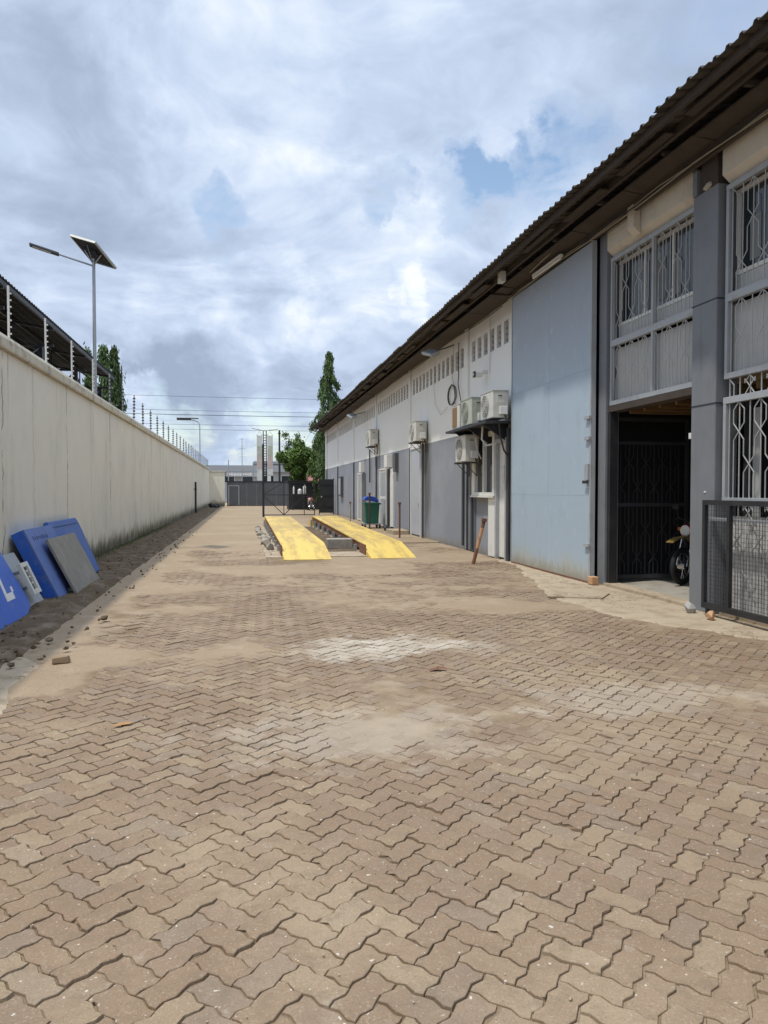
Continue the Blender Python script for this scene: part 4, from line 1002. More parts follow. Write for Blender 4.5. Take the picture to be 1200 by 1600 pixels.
# scratched grey board
t, P = lean_board('grey_board', 'scratched grey stone-like board leaning in front of the blue trays by the wall', 'board', -2.44, 11.42, 13.15, -2.84, .80, .04, M_slab)
slab_from(P, -1, 1, 0, 1, 0, .045).build('sheet', M_slab, t, bevel=.01)
slab_from(P, -.96, .96, .02, .05, -.06, -.002).build('batten', M_timber, t)
# old kerb piece under boards
tag(MB().box(-2.72, -2.5, 11.6, 12.3, .03, .09).build('flat_stone', M_conc2, bevel=.02), 'flat stone lying at the foot of the blue tray by the wall', 'stone')
# loose brick on the slab edge
b_ = MB().poly([(-.075, -.04, 0), (.07, -.045, 0), (.08, .04, 0), (-.07, .045, 0), (-.07, -.035, .05), (.055, -.04, .062), (.068, .03, .055), (-.06, .04, .06)], [(3, 2, 1, 0), (4, 5, 6, 7), (0, 1, 5, 4), (1, 2, 6, 5), (2, 3, 7, 6), (3, 0, 4, 7)]); tag(b_.build('loose_brick', M_brick, bevel=.006, loc=(-1.60, 6.93, .018), rot=(0, 0, R(9))), 'broken brown brick lying on the paving near the lower left slab', 'brick')
tag(MB().poly([(0, 0, 0), (.11, .02, .004), (.13, .05, .008), (.02, .035, .006), (.06, .07, .002)], [(0, 1, 2, 3), (3, 2, 4)]).build('dry_leaf', mat('orange_leaf', (.36, .20, .08), .8, var=.3), loc=(-.85, 5.0, .012)), 'orange brown dry leaf lying on the pavers at left', 'leaf')
tag(MB().poly([(0, 0, 0), (.16, .01, .012), (.14, .05, .02), (.01, .03, .01), (.08, .07, .004)], [(0, 1, 2, 3), (3, 2, 4)]).build('dry_leaf', M_rust, loc=(1.55, 6.05, .012)), 'dark red dry leaf lying just in front of the spilt cement', 'leaf')
# dark debris at far wall corner
hp = thing('debris_pile', 'low dark pile of debris at the far foot of the boundary wall', 'debris pile', (-2.6, 67, 0))
for k in range(6):
    mb = MB(); rock(mb, (random.uniform(-.3, .5), random.uniform(-2, 2), .15), random.uniform(.25, .4), 40 + k); mb.build('lump', M_blackdoor, hp, bevel=.03)
# weeds at the wall foot
mb = MB()
for k in range(1500):
    y = 12.5 + 20 * random.random() ** 1.3; x = -3.17 + abs(random.gauss(0, .10)); h_ = random.uniform(.02, .085); a = random.uniform(0, 3.14); dx, dy = .006 * math.cos(a), .006 * math.sin(a)
    z0 = .09; lx = random.gauss(0, .02); ly = random.gauss(0, .02)
    mb.poly([(x - dx, y - dy, z0), (x + dx, y + dy, z0), (x + lx, y + ly, z0 + h_)], [(0, 1, 2)])
mb.build('weeds', M_grass, kind='stuff')

# ================================================================== warehouse on the right
wh = thing('warehouse', 'long single storey warehouse with white and grey walls and corrugated eaves on the right', 'warehouse', (0, 0, 0))
XF = 5.74
def zr(x): return 5.86 + (x - 4.7) * .19                      # underside of the roof sheets
# ---- roof sheets, trapezoid corrugation
yb = -.2; k = 0
def sheet_mesh(xa, xb):
    prof = []
    for q in range(5):
        y0 = q * .2; prof += [(y0, 0), (y0 + .11, 0), (y0 + .13, .035), (y0 + .165, .035), (y0 + .185, 0)]
    prof.append((1.02, 0)); n = len(prof)
    mb = MB().poly([(xa, p[0], zr(xa) + p[1]) for p in prof] + [(xb, p[0], zr(xb) + p[1]) for p in prof], [(i, i + 1, n + i + 1, n + i) for i in range(n - 1)])
    return mb.mesh('roof_sheet', M_roofu)
sm_ = sheet_mesh(4.66, 11.9)
for k in range(53):
    o = put('roof_sheet', sm_, wh, loc=(random.uniform(-.03, .03), yb + k * 1.0, .003 * (k % 2) + random.uniform(0, .004)))
    md = o.modifiers.new('t', 'SOLIDIFY'); md.thickness = .006; md.offset = 1
back = MB().poly([(11.9, -.2, zr(11.9)), (11.9, 52.8, zr(11.9)), (19, 52.8, 5.9), (19, -.2, 5.9)], [(0, 1, 2, 3)]).build('back_roof', M_roofu, wh)
md = back.modifiers.new('t', 'SOLIDIFY'); md.thickness = .03
# purlins and boards below the sheets
for x, d, m, nm in ((4.80, .10, M_timber, 'eave_board'), (5.16, .13, M_timber, 'purlin')):
    for s0 in np.arange(-.2, 52.5, 3.3):
        MB().box(x - .025, x + .025, s0 + .004, min(s0 + 3.296, 52.7), zr(x) - d, zr(x) - .004).build(nm, m, wh)
# rafter ends every 1.65 m
for i, y in enumerate(np.arange(.4, 52.5, 1.65)):
    ln = 5.20 + random.uniform(-.06, .1)
    MB().poly([(ln, y, zr(ln) - .105), (ln, y + .05, zr(ln) - .105), (6.1, y + .05, zr(6.1) - .16), (6.1, y, zr(6.1) - .16),
               (ln, y, zr(ln) - .15), (ln, y + .05, zr(ln) - .15), (6.1, y + .05, zr(6.1) - .30), (6.1, y, zr(6.1) - .30)],
              [(3, 2, 1, 0), (4, 5, 6, 7), (0, 1, 5, 4), (1, 2, 6, 5), (2, 3, 7, 6), (3, 0, 4, 7)]).build('rafter', M_timber, wh)
for s0 in np.arange(-.1, 52, 1.65):
    if random.random() < .8:
        a = random.uniform(-.03, .03); L_ = random.uniform(.9, 1.6); xx = random.uniform(4.92, 5.02); dz = random.uniform(.045, .09)
        MB().box(xx, xx + random.uniform(.09, .16), s0, s0 + L_, zr(xx) - dz - .02, zr(xx) - dz, Matrix.Rotation(a * .05, 4, 'X')).build('soffit_board', M_timber, wh)
# soffit boards, sagging and uneven
for s0 in np.arange(-.2, 15.0, 1.65):
    a = random.uniform(0, .03)
    MB().poly([(5.30, s0 + .01, 5.80 - a), (5.60, s0 + .01, 5.76), (5.60, s0 + 1.63, 5.76), (5.30, s0 + 1.63, 5.80 - a + .01),
               (5.30, s0 + .01, 5.782 - a), (5.60, s0 + .01, 5.742), (5.60, s0 + 1.63, 5.742), (5.30, s0 + 1.63, 5.782 - a)],
              [(0, 1, 2, 3), (7, 6, 5, 4), (0, 4, 5, 1), (1, 5, 6, 2), (2, 6, 7, 3), (3, 7, 4, 0)]).build('soffit_board', M_timber, wh)
for s0 in np.arange(15.1, 52, 1.65):
    MB().box(5.22, 5.735, s0 + .006, s0 + 1.642, 5.70 + .02 * random.random(), 5.735 + .01 * random.random()).build('soffit_board', M_timber, wh)
for s0 in np.arange(-.2, 14.9, 3.02):
    MB().box(5.603, 5.66, s0 + .003, min(s0 + 3.017, 14.86), 5.62, 5.79).build('door_track', M_timber, wh)
# cables strung under the eave
def cable(name, pts, r, m, parent=wh, n=5):
    return MB().tube(pts, r, n, cap=True).build(name, m, parent)
for k in range(3):
    pts = [(5.55 + .02 * k, y, 5.64 + .03 * k - .05 * abs(math.sin(y * (.75 + .13 * k)))) for y in np.linspace(1, 15.0, 50)]
    cable('cable', pts, .009, M_cableb if k != 1 else M_cable)
pts = [(5.50, y, 5.60 - .10 * abs(math.sin(y * .48))) for y in np.linspace(15.2, 50, 70)]
cable('cable', pts, .012, M_cable)
# ---- far wall, bay by bay, with slotted vents
bays = [(15.12, 18.45), (18.45, 25.1), (25.1, 31.75), (31.75, 38.4), (38.4, 45.05), (45.05, 51.7)]
lv = MB()
for q in range(3):
    z = 4.925 + q * .125
    lv.poly([(.03, 0, z - .012), (.03, .29, z - .012), (.16, .29, z + .02), (.16, 0, z + .02), (.03, 0, z + .012), (.03, .29, z + .012), (.16, .29, z + .044), (.16, 0, z + .044)],
            [(3, 2, 1, 0), (4, 5, 6, 7), (0, 1, 5, 4), (1, 2, 6, 5), (2, 3, 7, 6), (3, 0, 4, 7)])
m_lv = lv.mesh('vent_block', mat('dusty_vent', (.36, .32, .28), .9, var=.2, bump=.3))
for (a, b) in bays:
    mb = MB(); mb.box(XF, XF + .2, a + .004, b - .004, -.05, 4.8); mb.box(XF, XF + .2, a + .004, b - .004, 5.32, 6.0)
    n = int((b - a - .35) / .47); off = (b - a - n * .47) / 2 + .09; y = a + .004
    for q in range(n):
        y0 = a + off + q * .47
        mb.box(XF, XF + .2, y, y0, 4.8, 5.32); y = y0 + .29
        put('vent_block', m_lv, wh, loc=(XF, y0, 0))
    mb.box(XF, XF + .2, y, b - .004, 4.8, 5.32)
    mb.build('wall', M_paint, wh)
MB().box(XF, XF + .2, 51.704, 52.3, -.05, 6.0).build('wall', M_paint, wh)
MB().box(XF + .2, 19, 52.1, 52.3, -.05, 6.0).build('end_wall', M_paint, wh)
MB().box(18.8, 19, -.2, 52.1, -.05, 5.85).build('back_wall', M_paint, wh)
MB().box(XF + .2, 18.8, -.2, 0, -.05, 5.85).build('end_wall', M_paint, wh)
MB().box(5.95, 18.8, 0, 52.1, -.06, .045).build('floor', M_conc2, wh)
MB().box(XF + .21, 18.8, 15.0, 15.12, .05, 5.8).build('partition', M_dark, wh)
for y in (18.45, 25.1, 31.75, 38.4, 45.05, 51.0):
    MB().box(XF - .05, XF - .001, y - .14, y + .14, 0, 5.9).build('pilaster', M_paint, wh, bevel=.006)
    MB().box(XF - .075, XF - .045, y - .165, y - .141, 0.0, 3.0 if y > 20 else 2.3).build('joint_strip', M_pipe, wh)  # added dark strip draws the groove of the expansion joint
# ---- doors, windows and boxes on the far wall
def plain_door(y0, y1, z1, m=M_lgrey, x=XF):
    d = MB().box(x - .04, x - .012, y0 + .06, y1 - .06, .06, z1 - .06).build('door', m, wh, bevel=.004)
    fr = MB()
    for a in ((y0, y0 + .058, 0, z1), (y1 - .058, y1, 0, z1), (y0 + .058, y1 - .058, z1 - .058, z1)): fr.box(x - .07, x - .002, a[0], a[1], a[2], a[3])
    fr.build('frame', M_white if m is not M_lgrey else M_lgrey, d)
    MB().tube([(x - .10, y0 + .14, 1.0), (x - .10, y0 + .14, 1.12)], .012, 6).build('handle', M_chrome, d)
    return d
plain_door(23.35, 24.85, 3.0, mat('silvery_door', (.43, .45, .49), .45, var=.15, vscale=2, streak=.3, dirtcol=(.3, .32, .35)))
d2 = plain_door(29.3, 30.8, 2.45, M_white)
MB().box(XF - .05, XF - .041, 29.5, 30.6, .15, 1.2).build('lower_panel', M_lgrey, d2); MB().box(XF - .05, XF - .041, 29.5, 30.6, 1.32, 2.3).build('upper_panel', M_lgrey, d2)
MB().box(XF - .03, XF - .002, 28.45, 29.2, 0.05, 2.4).build('doorway', M_dark, wh)  # dark panel on the wall face paints the shade of an opening
MB().box(XF - .06, XF - .002, 27.85, 28.445, .05, 2.4).build('open_door', M_white, wh)
MB().box(XF - .22, XF - .002, 28.3, 28.9, 2.45, 2.95).build('hood_box', M_white, wh, bevel=.01)
MB().box(XF - .14, XF - .002, 27.1, 27.5, 2.25, 2.95).build('vent_box', M_grey, wh)
d3 = plain_door(35.7, 36.9, 2.4, M_white)
MB().box(XF - .05, XF - .041, 35.9, 36.7, .15, 2.3).build('panel', M_lgrey, d3)
MB().box(XF - .03, XF - .002, 34.6, 35.6, .05, 2.35).build('doorway', M_grey, wh)
MB().box(XF - .20, XF - .002, 34.9, 35.5, 2.42, 2.9).build('hood_box', M_white, wh, bevel=.01)
w1 = MB().box(XF - .16, XF - .002, 42.6, 43.7, 1.2, 2.35).build('window', M_grey, wh)
MB().box(XF - .17, XF - .161, 42.7, 43.6, 1.3, 2.25).build('pane', M_lgrey, w1)
# near window and door of the white office corner
wn_ = MB()
for a in ((15.98, 16.12, 1.42, 2.92), (17.42, 17.66, 1.42, 2.92), (16.12, 17.42, 2.80, 2.92), (16.12, 17.42, 1.42, 1.50), (16.74, 16.80, 1.50, 2.80)): wn_.box(XF - .14, XF - .002, *a)
wo = wn_.build('window', M_white, wh, bevel=.006)
MB().box(XF - .05, XF - .04, 16.12, 16.74, 1.50, 2.80).build('pane', M_glass, wo); MB().box(XF - .05, XF - .04, 16.80, 17.42, 1.50, 2.80).build('pane', M_glass, wo)
for y0, y1 in ((16.2, 16.36), (16.95, 17.15)): MB().box(XF - .04, XF - .03, y0, y1, 1.52, 2.78).build('curtain', M_curt, wo)
MB().box(XF - .17, XF - .141, 15.98, 17.66, 1.38, 1.42).build('sill', M_white, wo)
MB().box(XF - .10, XF - .002, 15.99, 16.5, .02, 1.41).build('white_pier', M_white, wh, bevel=.008)
dn = MB().box(XF - .05, XF - .012, 15.32, 15.86, .05, 2.60).build('door', M_white, wh)
fr = MB()
for a in ((15.24, 15.316, 0, 2.7), (15.864, 15.95, 0, 2.7), (15.316, 15.864, 2.604, 2.7)): fr.box(XF - .13, XF - .002, *a)
fr.build('frame', M_lgrey, dn)
MB().box(XF - .11, XF - .051, 15.4, 15.62, 1.75, 2.1).build('switch_box', M_plas, dn)
MB().box(XF - .035, XF - .002, 17.7, 18.25, .02, 3.02).build('grey_patch', mat('dark_grey_plaster', (.17, .18, .195), .8, var=.15, dirt=.3), wh)
# dark pipes below units
for y, z0_, z1_ in ((22.95, .02, 3.05), (18.55, .1, 2.3), (17.78, .05, 2.3), (33.0, 1.9, 3.4), (15.18, .02, 2.9)):
    MB().tube([(XF - .09, y, z0_), (XF - .09, y, z1_)], .035 if y > 16 else .05, 8).build('drain_pipe', M_pipe, wh)
# loose wires and coil
cable('hanging_cable', [(XF - .05, 19.1, 5.5), (XF - .06, 19.05, 4.9), (XF - .05, 19.15, 4.4), (XF - .08, 18.9, 4.1), (XF - .1, 18.6, 3.7)], .014, M_cable)
cable('hanging_cable', [(XF - .05, 19.6, 5.5), (XF - .05, 19.7, 4.7), (XF - .05, 19.5, 4.2), (XF - .05, 19.4, 3.9)], .008, M_cableb)
cable('hanging_cable', [(XF - .05, 21.6, 5.4), (XF - .05, 21.7, 4.6), (XF - .05, 21.5, 4.1), (XF - .05, 20.9, 3.75), (XF - .05, 20.2, 3.9)], .006, M_cableb)
cable('hanging_cable', [(XF - .03, 16.6, 5.6), (XF - .03, 16.6, 4.9), (XF - .03, 16.62, 4.3)], .006, M_cableb)
cc = thing('cable_coil', 'round coil of black cable hung on the white wall above the outdoor units', 'cable coil', (XF - .06, 19.75, 4.18))
for q in range(3):
    MB().tube([(.02 * q - .01, .37 * math.cos(a) * (1 + .02 * q), .27 * math.sin(a)) for a in np.linspace(0, 2 * math.pi, 30)], .009, 5, cap=False).build('cable_loop', M_cable, cc)
MB().box(-.03, .05, -.02, .02, .25, .30).build('hook', M_galv, cc)

# ---- blue sliding door
sd_x = 5.60; y0, y1 = 11.27, 14.84
sd = MB().box(sd_x + .012, sd_x + .06, y0 + .002, y1 - .002, .04, 5.60).build('sliding_door', M_door, wh)
yc = [y0, 12.93, y1]; zc_ = [.04, 1.46, 3.55, 5.60]
for a, b in zip(yc[:-1], yc[1:]):
    for c, d in zip(zc_[:-1], zc_[1:]):
        MB().box(sd_x + random.uniform(-.001, .001), sd_x + .011, a + .0012, b - .0012, c + .0012, d - .0012).build('panel', M_door, sd)
MB().box(sd_x - .012, sd_x + .075, y0 - .05, y0 - .001, .03, 5.61).build('edge_strip', M_lgrey, sd, bevel=.004)
MB().box(sd_x - .012, sd_x + .05, y1 + .001, y1 + .03, .03, 5.61).build('edge_strip', M_lgrey, sd)
MB().box(sd_x - .01, sd_x + .06, y0, y1, .012, .038).build('bottom_strip', M_rust, sd)
for z in (2.72, 2.38, .62): MB().box(sd_x - .05, sd_x - .013, y0 - .06, y0 + .12, z, z + .05).build('hinge_lug', M_lgrey, sd)
lt = MB().box(sd_x - .045, sd_x - .013, y0 - .02, y0 + .10, 1.72, 1.98).build('latch', M_lgrey, sd); MB().box(sd_x - .07, sd_x - .046, y0 - .03, y0 + .13, 1.66, 1.71).build('bolt', M_black, lt)
# dark column beside the door
MB().box(XF - .02, XF + .22, 10.98, 11.22, 0, 5.66).build('column', M_colm, wh, bevel=.01)
# ---- upper beams
def beam(ya, yb_, nm='lintel_beam'):
    MB().prism([(5.72, 5.36), (5.72, 5.70), (5.98, 5.70), (5.98, 5.24), (5.86, 5.24)], 'y', ya, yb_).build(nm, M_creamb, wh, bevel=.006)
beam(8.70, 10.97); beam(4.22, 8.10); beam(-.15, 3.6)
MB().box(5.60, 5.715, 9.96, 10.14, 5.40, 5.72).build('corbel', M_creamb, wh, bevel=.01)
MB().prism([(5.60, 5.40), (5.715, 5.40), (5.715, 5.30)], 'y', 9.96, 10.14).build('corbel_foot', M_creamb, wh)
# main column and the next ones nearer the camera
for ya, yb_ in ((8.12, 8.68), (3.62, 4.2)):
    MB().box(5.71, 6.02, ya + .04, yb_ - .02, 0, 5.30).build('column', M_colm, wh, bevel=.012)
    MB().box(5.73, 6.02, ya + .08, yb_ - .15, 5.303, 5.72).build('column_head', M_timber, wh)
    MB().box(5.70, 5.86, yb_ - .10, yb_ - .02, 5.303, 5.62).build('pipe_box', M_colm, wh)
    mb = MB(); rock(mb, (5.74, yb_ - .30, 5.34), .09, 5); mb.build('mortar_lump', M_creamb, wh)
    for z in (3.90, 2.62):
        MB().box(5.703, 6.03, ya + .034, yb_ - .014, z, z + .012).build('tie_wire', M_black, wh)
    MB().box(5.703, 5.709, ya + .2, ya + .24, 1.52, 1.54).build('chip', M_white, wh)
# ---- steel window bays (frames, bars, panes, boards)
def bent_bars(y0, y1, z0, z1, pitch, rows, first, x, r, parent):
    """straight bars and bent bars that cross at every other straight bar"""
    n = int((y1 - y0) / pitch); yo = y0 + ((y1 - y0) - n * pitch) / 2
    ms = MB().box(-r * .8, r * .8, -r * .8, r * .8, 0, z1 - z0).mesh('bar', M_bar)
    for k in range(n + 1): put('bar', ms, parent, loc=(x, yo + k * pitch, z0))
    gaps = list(range(n)); paths = {g_: [(yo + (g_ + .5) * pitch, z1)] for g_ in gaps}
    for g_ in gaps:
        top = yo + (g_ if (g_ + first) % 2 == 0 else g_ + 1) * pitch
        paths[g_] = [(top, z1), (yo + (g_ + .5) * pitch, z1 - .09)]
    cur = {g_: g_ for g_ in gaps}      # bar id -> gap
    for ri, zc in enumerate(rows):
        par = (first + ri) % 2
        inv = {v_: k_ for k_, v_ in cur.items()}
        for k in range(1, n):
            if k % 2 != par: continue
            a, b = inv[k - 1], inv[k]
            for bar, g0, g1 in ((a, k - 1, k), (b, k, k - 1)):
                paths[bar] += [(yo + (g0 + .5) * pitch, zc + .10), (yo + k * pitch, zc), (yo + (g1 + .5) * pitch, zc - .10)]
                cur[bar] = g1
    for bar, pth in paths.items():
        pth.append((yo + (cur[bar] + .5) * pitch, z0))
        dx = -r * 1.2 if bar % 2 else r * 1.2
        MB().tube([(x - r * 1.5 + dx * .3, p[0], p[1]) for p in pth], r, 4).build('bar', M_bar, parent)
def bay_window(ya, yb_, mull, lower=True):
    wf = MB(); x = 5.80
    for z0_, z1_ in ((5.17, 5.235), (3.83, 3.93), (2.90, 2.97)): wf.box(x - .03, x + .04, ya, yb_, z0_, z1_)
    for y_ in [ya, yb_ - .05] + mull:
        for z0_, z1_ in ((3.93, 5.17), (2.97, 3.83)): wf.box(x - .028, x + .038, y_, y_ + .05, z0_, z1_)
    win = wf.build('window', M_lgrey, wh, bevel=.004)
    edges = sorted([ya + .05] + [m_ for m_ in mull] + [m_ + .05 for m_ in mull] + [yb_ - .05])
    for a, b in zip(edges[::2], edges[1::2]):
        bent_bars(a + .01, b - .01, 3.93, 5.17, .185, [4.72, 4.25], 0, x, .0058, win)
        bent_bars(a + .01, b - .01, 2.97, 3.83, .185, [3.40], 1, x, .0058, win)
    # glazing set back behind the grille
    gx = 5.95
    MB().box(gx, gx + .008, ya, yb_, 4.20, 5.2).build('pane', M_glass, win)
    gf = MB()
    for z_ in (4.16, 5.14): gf.box(gx - .04, gx - .001, ya, yb_, z_, z_ + .05)
    y_ = ya
    while y_ < yb_ - .04:
        gf.box(gx - .03, gx - .001, y_, y_ + .035, 4.21, 5.14); y_ += (yb_ - ya - .05) / max(1, round((yb_ - ya) / .75))
    gf.build('glazing_frame', M_white, win)
    nb = max(2, round((yb_ - ya) / 1.1)); s_ = (yb_ - ya) / nb
    for q in range(nb):
        MB().box(gx - .03, gx, ya + q * s_ + .004, ya + (q + 1) * s_ - .004, 3.90, 4.156).build('board', M_board, win)
        MB().box(gx - .08, gx - .05, ya + q * s_ + .004, ya + (q + 1) * s_ - .004, 2.99, 3.80).build('board', M_board, win)
    for q in range(int((yb_ - ya) / .42)):
        yy = ya + .12 + q * .42 + random.uniform(-.05, .05); ww = random.uniform(.12, .26); zz = random.uniform(4.2, 4.35); zt = random.uniform(4.75, 5.05)
        if random.random() < .5: MB().box(gx - .008, gx - .0015, yy, yy + ww, zz, zt).build('curtain', M_curt, win)
    return win
bay_window(8.70, 10.95, [9.70])
bay_window(4.22, 8.09, [5.5, 6.8])
# room behind: upper floor, partition walls, ceiling boards
MB().box(6.0, 11.0, 4.2, 10.98, 2.86, 2.98).build('mezzanine_slab', M_wood, wh)
for y in np.arange(4.4, 10.9, .42): MB().box(6.01, 10.9, y, y + .06, 2.76, 2.857).build('joist', M_wood, wh)
MB().box(5.76, 5.99, 8.70, 10.97, 2.80, 2.895).build('edge_beam', M_timber, wh)
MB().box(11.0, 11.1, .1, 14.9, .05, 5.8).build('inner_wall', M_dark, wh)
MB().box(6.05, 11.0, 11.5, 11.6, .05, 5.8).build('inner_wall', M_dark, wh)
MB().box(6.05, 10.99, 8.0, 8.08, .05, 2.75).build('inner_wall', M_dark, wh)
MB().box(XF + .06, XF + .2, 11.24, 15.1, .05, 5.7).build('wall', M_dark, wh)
MB().box(5.70, 5.95, 8.70, 10.97, .0, .058).build('threshold', M_conc, wh)
# black folding gate leaf swung inwards
dg = MB()
for a in ((5.965, 6.01, .10, 2.74), (7.25, 7.3, .10, 2.74), (6.01, 7.25, .10, .16), (6.01, 7.25, 2.68, 2.74), (6.01, 7.25, 2.30, 2.35), (6.01, 7.25, 1.28, 1.34)): dg.box(a[0], a[1], 11.12, 11.16, a[2], a[3])
dgo = dg.build('inner_gate', mat('dusty_black_paint', (.045, .047, .052), .6, var=.3), wh)
MB().box(5.76, 5.89, 10.89, 10.975, .06, 2.78).build('jamb', M_black, wh)
def flat_bars(x0, x1, z0, z1, pitch, rows, parent):
    n = int((x1 - x0) / pitch); m2 = mat('dusty_black_paint', (0, 0, 0))
    for k in range(n + 1): MB().box(x0 + k * pitch - .006, x0 + k * pitch + .006, 11.135, 11.147, z0, z1).build('bar', m2, parent)
    for k in range(n):
        s = .5
        pth = [(x0 + (k + .5) * pitch, z1)]
        for i, zc in enumerate(rows):
            kk = k + .5; tgt = kk + (.5 if (k + i) % 2 == 0 else -.5)
            pth += [(x0 + kk * pitch, zc + .1), (x0 + tgt * pitch, zc), (x0 + kk * pitch, zc - .1)]
        pth.append((x0 + (k + .5) * pitch, z0))
        MB().tube([(p[0], 11.13, p[1]) for p in pth], .007, 4).build('bar', m2, parent)
flat_bars(6.08, 7.2, .17, 1.27, .15, [.9, .45], dgo)
flat_bars(6.08, 7.2, 1.35, 2.29, .15, [2.0, 1.6], dgo)
# pale latch arm with a dark arrow mark on the column's inner face
la = MB().box(5.90, 5.93, 8.69, 9.0, 2.24, 2.32).build('latch_arm', M_white, wh, bevel=.004)
MB().poly([(5.897, 8.80, 2.28), (5.897, 8.85, 2.305), (5.897, 8.85, 2.255)], [(0, 1, 2)]).build('arrow_mark', M_black, la)
# ---- right bay: grille below the boards, pale sheet, black mesh gate
rg = MB()
for z0_, z1_ in ((2.60, 2.68), (1.40, 1.46)): rg.box(5.77, 5.83, 4.22, 8.10, z0_, z1_)
for y_ in (4.22, 8.05): rg.box(5.772, 5.828, y_, y_ + .05, 1.46, 2.60)
rgo = rg.build('lower_grille', M_lgrey, wh, bevel=.003)
bent_bars(4.28, 8.04, 2.68, 2.90, .185, [2.76], 0, 5.80, .0068, rgo)
bent_bars(4.28, 8.04, 1.46, 2.60, .185, [2.25, 1.86], 1, 5.80, .0068, rgo)
bent_bars(4.28, 8.04, .10, 1.40, .185, [1.28, .95, .5], 0, 5.80, .0068, rgo)
MB().box(6.10, 6.12, 7.86, 7.98, .06, 2.55).build('pale_upright', M_board, wh)
for k in range(6): MB().box(5.86, 5.875, 4.25 + k * .64, 4.25 + k * .64 + .632, .10, 1.24).build('pale_sheet', M_mesh_sheet, wh)
MB().box(5.76, 5.9, 4.22, 8.10, 0, .098).build('threshold', M_conc, wh)
mg = thing('mesh_gate', 'low black framed wire mesh gate standing before the pale sheets at the right edge', 'gate', (5.60, 0, 0))
fr = MB()
fr.box(-.025, .025, 4.4, 8.20, 1.37, 1.43); fr.box(-.025, .025, 4.4, 8.20, .10, .17)
fr.build('rail', M_black, mg)
for y_ in (8.15, 7.68, 6.95, 6.15, 5.35, 4.4): MB().box(-.024, .024, y_, y_ + .05, .17, 1.37).build('upright', M_black, mg)
wm = MB()
y_ = 4.45
while y_ < 8.14: wm.box(-.003, .0, y_, y_ + .0035, .17, 1.37); y_ += .05
z_ = .20
while z_ < 1.36: wm.box(.0005, .0035, 4.45, 8.15, z_, z_ + .0035); z_ += .05
wm.build('wire_mesh', M_black, mg)
MB().box(.026, .04, 4.4, 8.16, 1.18, 1.22).build('cross_rail', M_lgrey, mg)
MB().tube([(0, 8.1, .02), (0, 8.1, .1)], .03, 8).build('wheel', M_rubber, mg)
mb = MB(); rock(mb, (5.50, 8.32, .07), .11, 21); tag(mb.build('stone', M_rockg, bevel=.006), 'rounded grey stone at the foot of the grey column', 'stone')
mb = MB(); rock(mb, (5.44, 7.80, .06), .10, 23); tag(mb.build('stone', M_rock, bevel=.005), 'ochre orange stone in front of the mesh gate', 'stone')
tag(MB().box(5.52, 5.64, 11.0, 11.16, .02, .15).build('wedge_block', M_rock, bevel=.012), 'small ochre block wedged at the foot of the blue sliding door', 'block')
tag(MB().prism([(4.28, 9.9), (4.95, 9.55), (5.30, 10.0), (4.6, 10.5)], 'z', .012, .035).build('loose_slab', M_conc), 'thin pale broken slab lying on the apron in front of the blue door', 'slab')

# ---- fluorescent tube under the eave
fl = thing('tube_light', 'long unlit white fluorescent tube fitting hung above the blue sliding door', 'light fitting', (5.50, 12.2, 5.62))
MB().box(-.03, .03, 0, 1.28, .02, .07).build('housing', M_white, fl, bevel=.004)
MB().tube([(-.01, .02, -.005), (-.01, 1.26, -.005)], .018, 8).build('tube', M_lampw, fl)
MB().tube([(-.1, .15, .16), (-.06, 1.3, .12)], .012, 5).build('conduit', M_cableb, fl)

# ---- air conditioner outdoor units
def ac(label, x0, x1, y0, y1, z0, z1, m=M_plas, front='fan', bracket=True):
    t = thing('outdoor_unit', label, 'air conditioner', (x1, (y0 + y1) / 2, z0), 0, 'outdoor air conditioner units on the warehouse wall')
    dx = x0 - x1; w_ = (y1 - y0) / 2; h = z1 - z0
    MB().box(dx, -.001, -w_, w_, 0, h).build('casing', m, t, bevel=.015)
    MB().box(dx - .01, .005, -w_ - .008, w_ + .008, h + .001, h + .016).build('lid', m, t)
    if front == 'fan':
        cy = w_ * .25; r = min(h * .42, w_ * .62)
        fr = MB()
        for q in range(5):
            rr = r * (q + 1) / 5; fr.tube([(dx - .016, cy + rr * math.cos(a), h / 2 + rr * math.sin(a)) for a in np.linspace(0, 2 * math.pi, 22)], .006, 4, cap=False)
        for q in range(8):
            a = q * math.pi / 4; fr.tube([(dx - .016, cy, h / 2), (dx - .016, cy + r * math.cos(a), h / 2 + r * math.sin(a))], .005, 4)
        MB().tube([(dx - .002, cy, h / 2), (dx - .006, cy, h / 2)], r, 22).build('fan_opening', M_fan, t)
        fr.build('fan_guard', m, t)
    elif front == 'louvre':
        MB().box(dx - .012, dx - .001, -w_ * .35, w_ * .8, h * .08, h * .92).build('rusty_front_panel', M_brown, t)
    # end panel with valve cover and pipes
    MB().box(dx * .75, dx * .25, -w_ - .012, -w_ - .001, h * .55, h * .9).build('side_panel', m, t)
    MB().box(dx * .68, dx * .42, -w_ - .022, -w_ - .0125, h * .80, h * .84).build('grip', M_fan, t)
    MB().box(dx * .60, dx * .12, -w_ - .075, -w_ - .002, h * .12, h * .42).build('valve_cover', M_white, t, bevel=.01)
    MB().tube([(dx * .3, -w_ - .05, h * .12), (dx * .25, -w_ - .08, -.03), (-.05, -w_ - .05, .05)], .018, 6).build('pipe', M_cable, t)
    if bracket:
        br = MB()
        for s in (-w_ * .75, w_ * .75):
            br.box(dx - .06, -.002, s - .018, s + .018, -.045, -.003); br.box(-.03, -.002, s - .018, s + .018, -.35, -.045)
            br.tube([(dx + .02, s, -.045), (-.03, s, -.33)], .012, 4)
        br.build('bracket', M_pipe, t)
    return t
